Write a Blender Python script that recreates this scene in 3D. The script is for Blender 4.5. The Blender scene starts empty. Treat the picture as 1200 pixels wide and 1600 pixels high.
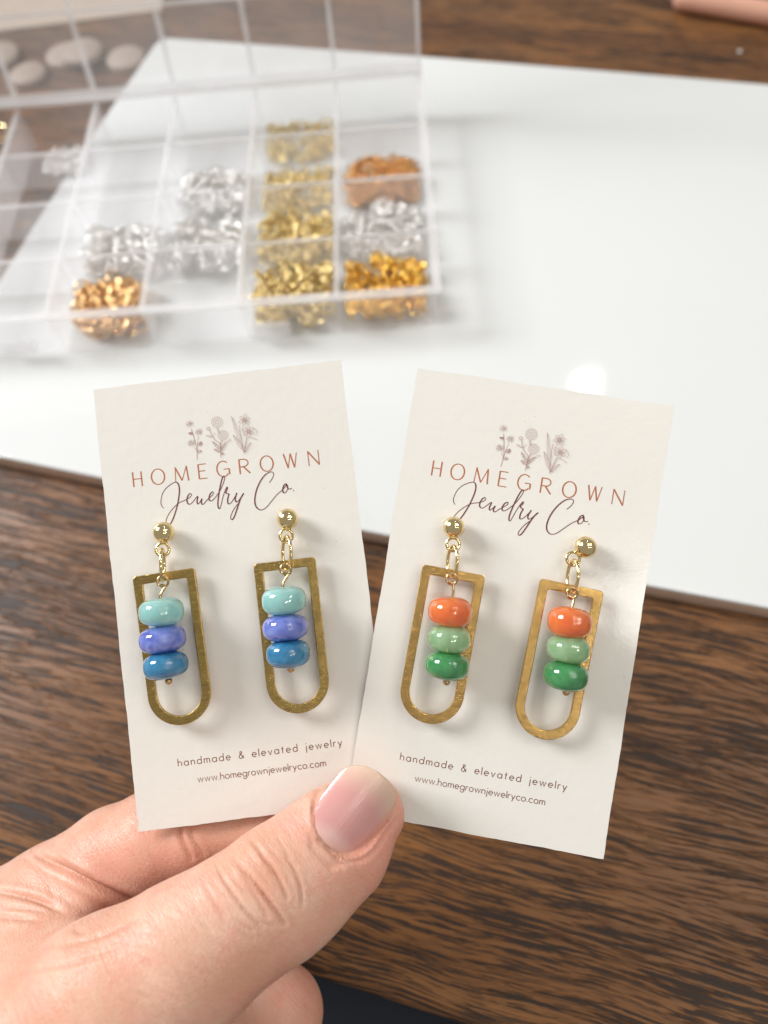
import bpy, math, random
import numpy as np
from mathutils import Matrix, Vector

# ------------------------------------------------------------------ camera, world, lights, exposure
S = 0.001                      # everything below is written in millimetres
scene = bpy.context.scene
col = scene.collection
FPX, CAM_H = 1203.0, 215.0     # focal length in photo pixels, lens height above the white board (mm)
RC = np.array([[0.99057245, -0.13698988, 0.0],
               [-0.12006149, -0.86816345, 0.48153656],
               [-0.06596563, -0.47699685, -0.87642601]])   # columns: camera right, down, forward
CAMP = np.array([0.0, 0.0, CAM_H])

cam_data = bpy.data.cameras.new('camera')
cam = bpy.data.objects.new('camera', cam_data)
col.objects.link(cam)
cam.matrix_world = Matrix(((RC[0, 0], -RC[0, 1], -RC[0, 2], 0), (RC[1, 0], -RC[1, 1], -RC[1, 2], 0),
                           (RC[2, 0], -RC[2, 1], -RC[2, 2], CAM_H * S), (0, 0, 0, 1)))
cam_data.sensor_fit = 'HORIZONTAL'
cam_data.sensor_width = 36.0
cam_data.lens = 36.0 * FPX / 1200.0
cam_data.clip_start = 0.005
cam_data.clip_end = 20.0
cam_data.dof.use_dof = True
cam_data.dof.focus_distance = 0.1515
cam_data.dof.aperture_fstop = 13.5
cam_data.dof.aperture_blades = 0
scene.camera = cam

world = bpy.data.worlds.new('World')
scene.world = world
world.use_nodes = True
bg = world.node_tree.nodes['Background']
bg.inputs['Color'].default_value = (1.0, 0.965, 0.92, 1)
bg.inputs['Strength'].default_value = 0.36


def area_light(name, pos, target, size, power, color, shape='RECTANGLE', size_y=None):
    d = bpy.data.lights.new(name, 'AREA')
    d.shape = shape
    d.size = size
    if size_y:
        d.size_y = size_y
    d.energy = power
    d.color = color
    o = bpy.data.objects.new(name, d)
    col.objects.link(o)
    o.location = pos
    o.rotation_euler = (Vector(target) - Vector(pos)).to_track_quat('-Z', 'Y').to_euler()
    return o


area_light('window_light', (-1.30, 0.74, 1.15), (0, 0.1, 0.03), 0.62, 41.0, (0.97, 0.98, 1.0), 'RECTANGLE', 0.74)
area_light('ceiling_lamp', (0.60, 1.12, 1.42), (0.05, 0.15, 0.0), 0.055, 1.2, (1.0, 0.93, 0.84), 'DISK')
for i in range(4):
    for j in range(4):      # rows of small round ceiling spots that the beads mirror as dots
        area_light('ceiling_spot', (0.27 + i * 0.215 + j * 0.01, (-0.55, -0.12, 0.03, 0.18)[j], 0.98), (0.0, 0.06, 0.07),
                   0.040, 0.40 if j == 0 else 0.24, (1.0, 0.94, 0.86), 'DISK')

scene.view_settings.view_transform = 'Standard'
scene.view_settings.look = 'None'
scene.view_settings.gamma = 1.0
scene.view_settings.exposure = 0.05
scene.render.engine = 'CYCLES'
scene.cycles.use_denoising = True
scene.cycles.max_bounces = 10
scene.cycles.transparent_max_bounces = 48
scene.cycles.sample_clamp_indirect = 6.0
scene.cycles.blur_glossy = 0.3


# ------------------------------------------------------------------ helpers
def at(px, py, depth):
    """photo pixel + distance along the lens axis (mm) -> point in the place (mm)"""
    return CAMP + RC @ np.array([(px - 600) / FPX, (py - 800) / FPX, 1.0]) * depth


def to_px(P):
    c = (np.asarray(P) - CAMP) @ RC
    return 600 + FPX * c[..., 0] / c[..., 2], 800 + FPX * c[..., 1] / c[..., 2], c[..., 2]


def mesh_np(name, V, F, mat, smooth=True):
    """V (n,3) in mm, F list of tuples or (m,4) array"""
    me = bpy.data.meshes.new(name)
    V = np.asarray(V, dtype=np.float64) * S
    if isinstance(F, np.ndarray):
        m, k = F.shape
        me.vertices.add(len(V))
        me.vertices.foreach_set('co', V.ravel())
        me.loops.add(m * k)
        me.loops.foreach_set('vertex_index', F.ravel().astype(np.int32))
        me.polygons.add(m)
        me.polygons.foreach_set('loop_start', np.arange(0, m * k, k, dtype=np.int32))
        me.polygons.foreach_set('loop_total', np.full(m, k, dtype=np.int32))
        me.update(calc_edges=True)
    else:
        me.from_pydata(V.tolist(), [], [tuple(int(i) for i in f) for f in F])
        me.update()
    if smooth:
        me.polygons.foreach_set('use_smooth', [True] * len(me.polygons))
    me.materials.append(mat)
    return me


def obj(name, me, parent=None, loc=(0, 0, 0), rot=None, mat4=None):
    o = bpy.data.objects.new(name, me)
    col.objects.link(o)
    if parent:
        o.parent = parent
    if mat4 is not None:
        o.matrix_local = mat4
    else:
        o.location = [c * S for c in loc]
        if rot:
            o.rotation_euler = rot
    return o


def tag(o, label=None, cat=None, group=None, kind=None):
    if label: o['label'] = label
    if cat: o['category'] = cat
    if group: o['group'] = group
    if kind: o['kind'] = kind
    return o


def frame4(M, t):
    m = Matrix.Identity(4)
    for i in range(3):
        for j in range(3):
            m[i][j] = float(M[i][j])
        m[i][3] = float(t[i]) * S
    return m


class MB:
    def __init__(self):
        self.v, self.f = [], []

    def add(self, v, f):
        n = len(self.v)
        self.v += [tuple(p) for p in v]
        self.f += [tuple(i + n for i in q) for q in f]

    def box(self, a, b):
        (x0, y0, z0), (x1, y1, z1) = a, b
        self.add([(x0, y0, z0), (x1, y0, z0), (x1, y1, z0), (x0, y1, z0), (x0, y0, z1), (x1, y0, z1), (x1, y1, z1), (x0, y1, z1)],
                 [(3, 2, 1, 0), (4, 5, 6, 7), (0, 1, 5, 4), (1, 2, 6, 5), (2, 3, 7, 6), (3, 0, 4, 7)])

    def tube(self, pts, rad, seg=10, closed=False, caps=True):
        P = [Vector(p) for p in pts]
        n = len(P)
        rr = rad if hasattr(rad, '__len__') else [rad] * n
        rings, up = [], None
        for i in range(n):
            a = P[(i - 1) % n] if (closed or i > 0) else P[i]
            b = P[(i + 1) % n] if (closed or i < n - 1) else P[i]
            t = (b - a).normalized()
            if up is None:
                up = t.orthogonal().normalized()
            up = (up - t * up.dot(t)).normalized()
            w = t.cross(up)
            rings.append([P[i] + (up * math.cos(k * 2 * math.pi / seg) + w * math.sin(k * 2 * math.pi / seg)) * rr[i] for k in range(seg)])
        v = [p for r in rings for p in r]
        f = []
        for i in range(n if closed else n - 1):
            j = (i + 1) % n
            for k in range(seg):
                l = (k + 1) % seg
                f.append((i * seg + k, i * seg + l, j * seg + l, j * seg + k))
        if not closed and caps:
            f.append(tuple(range(seg - 1, -1, -1)))
            f.append(tuple((n - 1) * seg + k for k in range(seg)))
        self.add(v, f)

    def lathe(self, prof, seg=32, axis='z'):
        """prof: list of (r, h)"""
        v, f = [], []
        for r, h in prof:
            for k in range(seg):
                a = 2 * math.pi * k / seg
                p = (r * math.cos(a), r * math.sin(a), h)
                if axis == 'y':
                    p = (p[0], h, -p[1])
                v.append(p)
        for i in range(len(prof) - 1):
            for k in range(seg):
                l = (k + 1) % seg
                f.append((i * seg + k, i * seg + l, (i + 1) * seg + l, (i + 1) * seg + k))
        f.append(tuple(range(seg - 1, -1, -1)))
        f.append(tuple((len(prof) - 1) * seg + k for k in range(seg)))
        self.add(v, f)

    def build(self, name, mat, parent=None, smooth=True, **kw):
        return obj(name, mesh_np(name, self.v, self.f, mat, smooth), parent, **kw)


def catmull(pts, n=6, closed=False):
    P = [np.array(p, dtype=float) for p in pts]
    out = []
    m = len(P)
    for i in range(m if closed else m - 1):
        if closed:
            a, b, c, d = P[(i - 1) % m], P[i], P[(i + 1) % m], P[(i + 2) % m]
        else:
            a, b, c, d = P[max(i - 1, 0)], P[i], P[i + 1], P[min(i + 2, m - 1)]
        for k in range(n):
            t = k / n
            out.append(0.5 * ((2 * b) + (c - a) * t + (2 * a - 5 * b + 4 * c - d) * t * t + (3 * b - a - 3 * c + d) * t ** 3))
    if not closed:
        out.append(P[-1])
    return out


# ------------------------------------------------------------------ materials
def new_mat(name):
    m = bpy.data.materials.new(name)
    m.use_nodes = True
    nt = m.node_tree
    return m, nt, nt.nodes['Principled BSDF'], nt.links


def node(nt, t, **kw):
    n = nt.nodes.new(t)
    for k, v in kw.items():
        if k in n.inputs:
            n.inputs[k].default_value = v
        else:
            setattr(n, k, v)
    return n


def ramp(nt, stops):
    r = nt.nodes.new('ShaderNodeValToRGB')
    e = r.color_ramp.elements
    while len(e) < len(stops):
        e.new(0.5)
    for q, (p, c) in zip(e, stops):
        q.position = p
        q.color = (*c, 1) if len(c) == 3 else c
    return r


def coords(nt, scale, kind='Object', rot=(0, 0, 0)):
    tc = nt.nodes.new('ShaderNodeTexCoord')
    mp = nt.nodes.new('ShaderNodeMapping')
    mp.inputs['Scale'].default_value = scale
    src = tc.outputs[kind]
    if any(rot):
        m0 = nt.nodes.new('ShaderNodeMapping')
        m0.inputs['Rotation'].default_value = rot
        nt.links.new(src, m0.inputs['Vector'])
        src = m0.outputs['Vector']
    nt.links.new(src, mp.inputs['Vector'])
    return mp.outputs['Vector']


def noise(nt, vec, scale=1.0, detail=4.0, rough=0.55, dist=0.0):
    n = nt.nodes.new('ShaderNodeTexNoise')
    n.inputs['Scale'].default_value = scale
    n.inputs['Detail'].default_value = detail
    n.inputs['Roughness'].default_value = rough
    n.inputs['Distortion'].default_value = dist
    nt.links.new(vec, n.inputs['Vector'])
    return n.outputs['Fac']


def math_n(nt, op, a, b=None, clamp=False):
    n = nt.nodes.new('ShaderNodeMath')
    n.operation = op
    n.use_clamp = clamp
    for i, x in enumerate((a, b)):
        if x is None: continue
        if isinstance(x, (int, float)): n.inputs[i].default_value = x
        else: nt.links.new(x, n.inputs[i])
    return n.outputs[0]


def mix_c(nt, fac, a, b, mode='MIX'):
    n = nt.nodes.new('ShaderNodeMix')
    n.data_type = 'RGBA'
    n.blend_type = mode
    for idx, x in ((0, fac), (6, a), (7, b)):
        if isinstance(x, (int, float)): n.inputs[idx].default_value = x
        elif isinstance(x, tuple): n.inputs[idx].default_value = (*x, 1)
        else: nt.links.new(x, n.inputs[idx])
    return n.outputs[2]


def bump(nt, height, strength, dist, normal=None):
    b = nt.nodes.new('ShaderNodeBump')
    b.inputs['Strength'].default_value = strength
    b.inputs['Distance'].default_value = dist
    nt.links.new(height, b.inputs['Height'])
    if normal is not None:
        nt.links.new(normal, b.inputs['Normal'])
    return b.outputs['Normal']


def plain(name, c, rough=0.5, metal=0.0, var=0.0, vscale=200.0, spec=0.5, bmp=0.0):
    m, nt, p, L = new_mat(name)
    p.inputs['Roughness'].default_value = rough
    p.inputs['Metallic'].default_value = metal
    p.inputs['Specular IOR Level'].default_value = spec
    nz = noise(nt, coords(nt, (1, 1, 1)), vscale, 5, 0.6)
    L.new(mix_c(nt, nz, tuple(x * (1 - var) for x in c), tuple(min(1, x * (1 + var)) for x in c)), p.inputs['Base Color'])
    if bmp:
        L.new(bump(nt, nz, bmp, 0.0003), p.inputs['Normal'])
    return m


def wood_material():
    m, nt, p, L = new_mat('dark_oak')
    warp = noise(nt, coords(nt, (12, 40, 9)), 1.0, 2, 0.5)
    base = coords(nt, (1, 1, 1))
    sep = nt.nodes.new('ShaderNodeSeparateXYZ'); L.new(base, sep.inputs[0])
    yw = math_n(nt, 'ADD', sep.outputs[1], math_n(nt, 'MULTIPLY', math_n(nt, 'SUBTRACT', warp, 0.5), 0.012))
    cmb = nt.nodes.new('ShaderNodeCombineXYZ')
    L.new(sep.outputs[0], cmb.inputs[0]); L.new(yw, cmb.inputs[1]); L.new(sep.outputs[2], cmb.inputs[2])

    def stretched(sx, sy, sc=1.0, d=3, r=0.5, off=0.0):
        mp = nt.nodes.new('ShaderNodeMapping')
        mp.inputs['Scale'].default_value = (sx, sy, 60)
        mp.inputs['Location'].default_value = (off, off * 1.7, 0)
        L.new(cmb.outputs[0], mp.inputs['Vector'])
        return noise(nt, mp.outputs['Vector'], sc, d, r)
    pores = stretched(60, 1500, 1, 4, 0.62)
    pores2 = stretched(100, 2400, 1, 2, 0.5, 3.1)
    broad = stretched(7, 46, 1, 3, 0.55, 7.7)
    fine = stretched(40, 1500, 1, 3, 0.6, 1.3)
    density = stretched(14, 60, 1, 2, 0.5, 5.0)
    lines = stretched(16, 2600, 1, 3, 0.6, 9.4)
    col0 = ramp(nt, [(0.25, (0.170, 0.070, 0.022)), (0.5, (0.280, 0.120, 0.038)), (0.75, (0.390, 0.188, 0.068))])
    L.new(broad, col0.inputs[0])
    c1 = mix_c(nt, math_n(nt, 'MULTIPLY', fine, 0.68), col0.outputs[0], (0.075, 0.032, 0.014))
    th = math_n(nt, 'ADD', pores, math_n(nt, 'MULTIPLY', math_n(nt, 'SUBTRACT', density, 0.5), 0.30))
    k1 = ramp(nt, [(0.505, (0, 0, 0)), (0.545, (1, 1, 1))]); L.new(th, k1.inputs[0])
    k2 = ramp(nt, [(0.56, (0, 0, 0)), (0.63, (1, 1, 1))]); L.new(pores2, k2.inputs[0])
    pk = math_n(nt, 'MAXIMUM', k1.outputs[0], math_n(nt, 'MULTIPLY', k2.outputs[0], 0.75))
    kl = ramp(nt, [(0.54, (0, 0, 0)), (0.64, (1, 1, 1))]); L.new(lines, kl.inputs[0])
    c1 = mix_c(nt, math_n(nt, 'MULTIPLY', kl.outputs[0], 0.6), c1, (0.055, 0.024, 0.011))
    c2 = mix_c(nt, math_n(nt, 'MULTIPLY', pk, 0.90), c1, (0.017, 0.012, 0.010))
    # cross scratches and wear flecks
    sc = noise(nt, coords(nt, (1500, 28, 40), rot=(0, 0, 0.35)), 1, 2, 0.5)
    ks = ramp(nt, [(0.80, (0, 0, 0)), (0.84, (1, 1, 1))]); L.new(sc, ks.inputs[0])
    c3 = mix_c(nt, math_n(nt, 'MULTIPLY', ks.outputs[0], 0.4), c2, (0.30, 0.17, 0.085))
    L.new(c3, p.inputs['Base Color'])
    rr = math_n(nt, 'ADD', 0.34, math_n(nt, 'MULTIPLY', pk, 0.18))
    L.new(rr, p.inputs['Roughness'])
    p.inputs['Specular IOR Level'].default_value = 0.32
    hgt = math_n(nt, 'SUBTRACT', math_n(nt, 'MULTIPLY', fine, 0.25), pk)
    L.new(bump(nt, hgt, 0.55, 0.00025), p.inputs['Normal'])
    return m


def card_material():
    m, nt, p, L = new_mat('matte_card_paper')
    v = coords(nt, (1, 1, 1))
    big = noise(nt, v, 60, 4, 0.6)
    fib = noise(nt, v, 2600, 3, 0.6)
    c = mix_c(nt, big, (0.745, 0.72, 0.665), (0.79, 0.765, 0.71))
    sp = noise(nt, v, 820, 1, 0.5)
    k = ramp(nt, [(0.775, (0, 0, 0)), (0.80, (1, 1, 1))]); L.new(sp, k.inputs[0])
    c = mix_c(nt, math_n(nt, 'MULTIPLY', k.outputs[0], 0.35), c, (0.42, 0.36, 0.29))
    L.new(c, p.inputs['Base Color'])
    p.inputs['Roughness'].default_value = 0.46
    p.inputs['Specular IOR Level'].default_value = 0.4
    p.inputs['Coat Weight'].default_value = 0.9
    p.inputs['Coat Roughness'].default_value = 0.16
    crn = bump(nt, noise(nt, v, 1300, 3, 0.6), 0.30, 0.00008)
    L.new(crn, p.inputs['Coat Normal'])
    L.new(bump(nt, fib, 0.35, 0.00006, bump(nt, noise(nt, v, 500, 3, 0.5), 0.25, 0.0002)), p.inputs['Normal'])
    return m


def gold_material(name, c, rough, brushed=False, metal=1.0):
    m, nt, p, L = new_mat(name)
    p.inputs['Metallic'].default_value = metal
    if brushed:
        g = noise(nt, coords(nt, (260, 7000, 1200)), 1.0, 3, 0.65)
        g2 = noise(nt, coords(nt, (700, 12000, 1500)), 1.0, 2, 0.6)
        s = math_n(nt, 'ADD', math_n(nt, 'MULTIPLY', g, 0.6), math_n(nt, 'MULTIPLY', g2, 0.4))
        k = ramp(nt, [(0.36, tuple(x * 0.62 for x in c)), (0.50, c), (0.64, tuple(min(1, x * 1.2) for x in c))])
        L.new(s, k.inputs[0])
        L.new(k.outputs[0], p.inputs['Base Color'])
        L.new(math_n(nt, 'ADD', rough, math_n(nt, 'MULTIPLY', g2, 0.18)), p.inputs['Roughness'])
        L.new(bump(nt, s, 0.8, 0.00010), p.inputs['Normal'])
    else:
        nz = noise(nt, coords(nt, (1, 1, 1)), 900, 3, 0.5)
        L.new(mix_c(nt, nz, tuple(x * 0.9 for x in c), c), p.inputs['Base Color'])
        L.new(math_n(nt, 'ADD', rough, math_n(nt, 'MULTIPLY', nz, 0.06)), p.inputs['Roughness'])
    return m


def bead_material(name, c1, c2, clear=0.0, fleck=None):
    m, nt, p, L = new_mat(name)
    oi = nt.nodes.new('ShaderNodeObjectInfo')
    tc = nt.nodes.new('ShaderNodeTexCoord')
    add = nt.nodes.new('ShaderNodeVectorMath'); add.operation = 'ADD'
    L.new(tc.outputs['Object'], add.inputs[0]); L.new(oi.outputs['Random'], add.inputs[1])
    n1 = noise(nt, add.outputs[0], 330, 5, 0.6, 0.6)
    k = ramp(nt, [(0.34, (0, 0, 0)), (0.66, (1, 1, 1))]); L.new(n1, k.inputs[0])
    c = mix_c(nt, k.outputs[0], c1, c2)
    if fleck:
        n2 = noise(nt, add.outputs[0], 520, 4, 0.65)
        kf = ramp(nt, [(0.60, (0, 0, 0)), (0.70, (1, 1, 1))]); L.new(n2, kf.inputs[0])
        c = mix_c(nt, math_n(nt, 'MULTIPLY', kf.outputs[0], 0.55), c, fleck)
    L.new(c, p.inputs['Base Color'])
    p.inputs['Roughness'].default_value = 0.03
    p.inputs['IOR'].default_value = 1.65
    p.inputs['Subsurface Weight'].default_value = 1.0
    p.inputs['Subsurface Radius'].default_value = (1.0, 1.0, 1.0)
    p.inputs['Subsurface Scale'].default_value = 0.0055
    p.inputs['Transmission Weight'].default_value = clear
    p.inputs['Coat Weight'].default_value = 0.8
    p.inputs['Coat Roughness'].default_value = 0.02
    return m


def plastic_material(name, milky, tint=(0.995, 0.994, 0.996)):
    m, nt, p, L = new_mat(name)
    out = nt.nodes['Material Output']
    nt.nodes.remove(p)
    tr = node(nt, 'ShaderNodeBsdfTransparent'); tr.inputs[0].default_value = (*tint, 1)
    gl = node(nt, 'ShaderNodeBsdfGlossy'); gl.inputs['Roughness'].default_value = 0.12
    gl.inputs[0].default_value = (1, 1, 1, 1)
    df = node(nt, 'ShaderNodeBsdfDiffuse'); df.inputs[0].default_value = (0.95, 0.945, 0.95, 1)
    tl = node(nt, 'ShaderNodeBsdfTranslucent'); tl.inputs[0].default_value = (0.95, 0.945, 0.95, 1)
    mk = node(nt, 'ShaderNodeMixShader'); mk.inputs[0].default_value = 0.5
    L.new(df.outputs[0], mk.inputs[1]); L.new(tl.outputs[0], mk.inputs[2])
    nz = noise(nt, coords(nt, (1, 1, 1)), 45, 3, 0.5)
    m1 = node(nt, 'ShaderNodeMixShader')
    L.new(math_n(nt, 'MULTIPLY', math_n(nt, 'ADD', nz, 0.5), milky), m1.inputs[0])
    L.new(tr.outputs[0], m1.inputs[1]); L.new(mk.outputs[0], m1.inputs[2])
    lw = node(nt, 'ShaderNodeLayerWeight'); lw.inputs['Blend'].default_value = 0.5
    fr = math_n(nt, 'ADD', 0.02, math_n(nt, 'MULTIPLY', math_n(nt, 'POWER', lw.outputs['Facing'], 4.0), 0.35))
    m2 = node(nt, 'ShaderNodeMixShader')
    L.new(fr, m2.inputs[0]); L.new(m1.outputs[0], m2.inputs[1]); L.new(gl.outputs[0], m2.inputs[2])
    L.new(m2.outputs[0], out.inputs['Surface'])
    return m


def skin_material():
    m, nt, p, L = new_mat('skin')
    v = coords(nt, (1, 1, 1))
    big = ramp(nt, [(0.35, (0, 0, 0)), (0.65, (1, 1, 1))]); L.new(noise(nt, v, 70, 4, 0.6), big.inputs[0]); big = big.outputs[0]
    mid = noise(nt, v, 260, 4, 0.6)
    at_ = nt.nodes.new('ShaderNodeAttribute'); at_.attribute_name = 'flush'
    c = mix_c(nt, big, (0.650, 0.350, 0.235), (0.745, 0.475, 0.355))
    k = ramp(nt, [(0.40, (0, 0, 0)), (0.75, (1, 1, 1))]); L.new(mid, k.inputs[0])
    c = mix_c(nt, math_n(nt, 'MULTIPLY', k.outputs[0], 0.5), c, (0.70, 0.335, 0.255))
    c = mix_c(nt, at_.outputs['Fac'], c, (0.74, 0.300, 0.235))
    kl = ramp(nt, [(0.30, (1, 1, 1)), (0.46, (0, 0, 0))]); L.new(noise(nt, coords(nt, (170, 1150, 420), rot=(0.0, 0.0, 0.90)), 1.0, 3, 0.6, 0.5), kl.inputs[0])
    c = mix_c(nt, math_n(nt, 'MULTIPLY', kl.outputs[0], 0.22), c, (0.56, 0.265, 0.175))
    bl = ramp(nt, [(0.52, (0, 0, 0)), (0.70, (1, 1, 1))]); L.new(noise(nt, v, 130, 5, 0.7, 0.8), bl.inputs[0])
    c = mix_c(nt, math_n(nt, 'MULTIPLY', bl.outputs[0], 0.42), c, (0.70, 0.285, 0.225))
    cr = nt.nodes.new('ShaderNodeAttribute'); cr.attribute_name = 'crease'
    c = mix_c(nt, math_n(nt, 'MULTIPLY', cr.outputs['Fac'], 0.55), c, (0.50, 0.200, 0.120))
    L.new(c, p.inputs['Base Color'])
    p.inputs['Subsurface Weight'].default_value = 0.22
    p.inputs['Subsurface Radius'].default_value = (1.0, 0.38, 0.22)
    p.inputs['Subsurface Scale'].default_value = 0.0022
    p.inputs['Roughness'].default_value = 0.42
    p.inputs['Specular IOR Level'].default_value = 0.45
    # fine skin lines run across the thumb: stretched cell pattern plus pores
    q = coords(nt, (900, 2200, 1200), rot=(0.0, 0.0, 0.90))
    vo = nt.nodes.new('ShaderNodeTexVoronoi'); vo.feature = 'DISTANCE_TO_EDGE'; vo.inputs['Scale'].default_value = 1.0
    L.new(q, vo.inputs['Vector'])
    kv = ramp(nt, [(0.0, (0, 0, 0)), (0.22, (1, 1, 1))]); L.new(vo.outputs['Distance'], kv.inputs[0])
    q2 = coords(nt, (170, 1150, 420), rot=(0.0, 0.0, 0.90))
    ln = noise(nt, q2, 1.0, 3, 0.6, 0.5)
    n1 = bump(nt, kv.outputs[0], 0.32, 0.00012)
    n2 = bump(nt, ln, 0.50, 0.00042, n1)
    L.new(bump(nt, mid, 0.14, 0.0006, n2), p.inputs['Normal'])
    return m


def nail_material():
    m, nt, p, L = new_mat('thumb_nail')
    tc = nt.nodes.new('ShaderNodeTexCoord')
    sep = nt.nodes.new('ShaderNodeSeparateXYZ'); L.new(tc.outputs['Object'], sep.inputs[0])
    # v (0 at the cuticle, 1 at the free edge), bowed across the nail
    x2 = math_n(nt, 'MULTIPLY', math_n(nt, 'MULTIPLY', sep.outputs[0], sep.outputs[0]), 62.0)
    v = math_n(nt, 'MULTIPLY', math_n(nt, 'ADD', sep.outputs[1], x2), 1 / 0.0165)
    wob = noise(nt, coords(nt, (1, 1, 1)), 260, 3, 0.5)
    v = math_n(nt, 'ADD', v, math_n(nt, 'MULTIPLY', math_n(nt, 'SUBTRACT', wob, 0.5), 0.10))
    k = ramp(nt, [(0.0, (0.70, 0.42, 0.36)), (0.12, (0.70, 0.43, 0.39)), (0.24, (0.64, 0.325, 0.305)), (0.62, (0.65, 0.335, 0.310)),
                  (0.80, (0.69, 0.45, 0.365)), (0.94, (0.73, 0.54, 0.41)), (1.0, (0.62, 0.44, 0.30))])
    L.new(v, k.inputs[0])
    L.new(k.outputs[0], p.inputs['Base Color'])
    p.inputs['Roughness'].default_value = 0.17
    p.inputs['Specular IOR Level'].default_value = 0.5
    p.inputs['Subsurface Weight'].default_value = 0.15
    p.inputs['Subsurface Scale'].default_value = 0.001
    rd = noise(nt, coords(nt, (2300, 45, 45)), 1.0, 3, 0.6)
    L.new(bump(nt, rd, 0.45, 0.00014), p.inputs['Normal'])
    return m


M_WOOD = wood_material()
M_CARD = card_material()
M_INK_RUST = plain('ink_rust', (0.42, 0.135, 0.055), 0.6, var=0.25, vscale=1500)
M_INK_PLUM = plain('ink_plum', (0.145, 0.030, 0.034), 0.6, var=0.25, vscale=1500)
M_INK_BROWN = plain('ink_brown', (0.22, 0.090, 0.062), 0.6, var=0.25, vscale=1800)
M_INK_PALE = plain('ink_pale_mauve', (0.40, 0.235, 0.205), 0.6, var=0.25, vscale=1800)
M_GOLD = gold_material('polished_gold', (0.86, 0.69, 0.37), 0.08)
M_BRASS = gold_material('brushed_brass', (0.47, 0.325, 0.110), 0.14, True)
M_BRASS_WARM = gold_material('brushed_warm_brass', (0.60, 0.385, 0.135), 0.13, True)
M_PIN = gold_material('pin_gold', (0.62, 0.43, 0.22), 0.16)
M_BOARD = plain('white_gloss_laminate', (0.685, 0.70, 0.692), 0.045, var=0.012, vscale=30, spec=0.5)
nt_ = M_BOARD.node_tree
nt_.links.new(math_n(nt_, 'ADD', 0.02, math_n(nt_, 'MULTIPLY', noise(nt_, coords(nt_, (1, 1, 1)), 22, 5, 0.65), 0.07)), nt_.nodes['Principled BSDF'].inputs['Roughness'])
M_CORE = plain('board_core', (0.80, 0.62, 0.49), 0.45, var=0.2, vscale=250)
M_SKIN = skin_material()
M_NAIL = nail_material()
M_CLOTH = plain('navy_cloth', (0.006, 0.008, 0.014), 0.9, var=0.5, vscale=2500, bmp=0.5)
M_PLASTIC = plastic_material('clear_plastic', 0.095)
M_PLASTIC_RIM = plastic_material('clear_plastic_rim', 0.38)
M_PLASTIC_HIGHLIGHT = plastic_material('plastic_edge_highlight', 0.32)  # whiter plastic that imitates bright highlights on the divider edges
M_PLASTIC_DIV = plastic_material('clear_plastic_divider', 0.15)
M_SILVER_RING = gold_material('silver_ring', (0.96, 0.94, 0.91), 0.08, metal=0.8)
M_GOLD_RING = gold_material('pale_gold_ring', (0.88, 0.70, 0.34), 0.08, metal=0.95)
M_YELLOW_RING = gold_material('yellow_gold_ring', (0.95, 0.60, 0.13), 0.08, metal=0.95)
M_COPPER_RING = gold_material('copper_ring', (0.84, 0.48, 0.19), 0.12)
M_HOOP = gold_material('copper_gold_hoop', (0.93, 0.62, 0.31), 0.10)
M_BEAD = {
    'aqua': bead_material('aqua_glass', (0.34, 0.68, 0.65), (0.46, 0.77, 0.73), 0.40),
    'periwinkle': bead_material('periwinkle_stone', (0.085, 0.125, 0.52), (0.26, 0.33, 0.75), 0.24),
    'blue': bead_material('deep_blue_stone', (0.014, 0.165, 0.34), (0.060, 0.30, 0.50), 0.22, (0.010, 0.040, 0.10)),
    'orange': bead_material('orange_stone', (0.80, 0.150, 0.028), (0.88, 0.245, 0.060), 0.30),
    'mint': bead_material('pale_green_stone', (0.33, 0.60, 0.30), (0.48, 0.72, 0.43), 0.55),
    'green': bead_material('green_stone', (0.028, 0.235, 0.070), (0.085, 0.36, 0.125), 0.30),
}
M_WOODDISC = plain('pale_wood', (0.36, 0.285, 0.235), 0.6, var=0.15, vscale=60)
M_KRAFT = plain('kraft_paper', (0.44, 0.36, 0.29), 0.8, var=0.08, vscale=90)
M_ROSE = plain('rose_gold_barrel', (0.66, 0.36, 0.26), 0.34, metal=0.25, var=0.06, vscale=60)
M_STEEL = plain('grey_metal_tip', (0.5, 0.5, 0.48), 0.3, metal=1.0, var=0.1)
M_WHITE = plain('white_plastic', (0.66, 0.65, 0.63), 0.4, var=0.02)

# ------------------------------------------------------------------ setting: table, floor cloth
YAW = math.atan2(-11.2, 27.7)          # run of the table edge and of the white board
ca, sa = math.cos(YAW), math.sin(YAW)
TZ = -8.0                               # table top (white board top is z = 0)


def tl(x, y):                           # table-frame (mm) -> place
    return (x * ca - y * sa, x * sa + y * ca)


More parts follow.
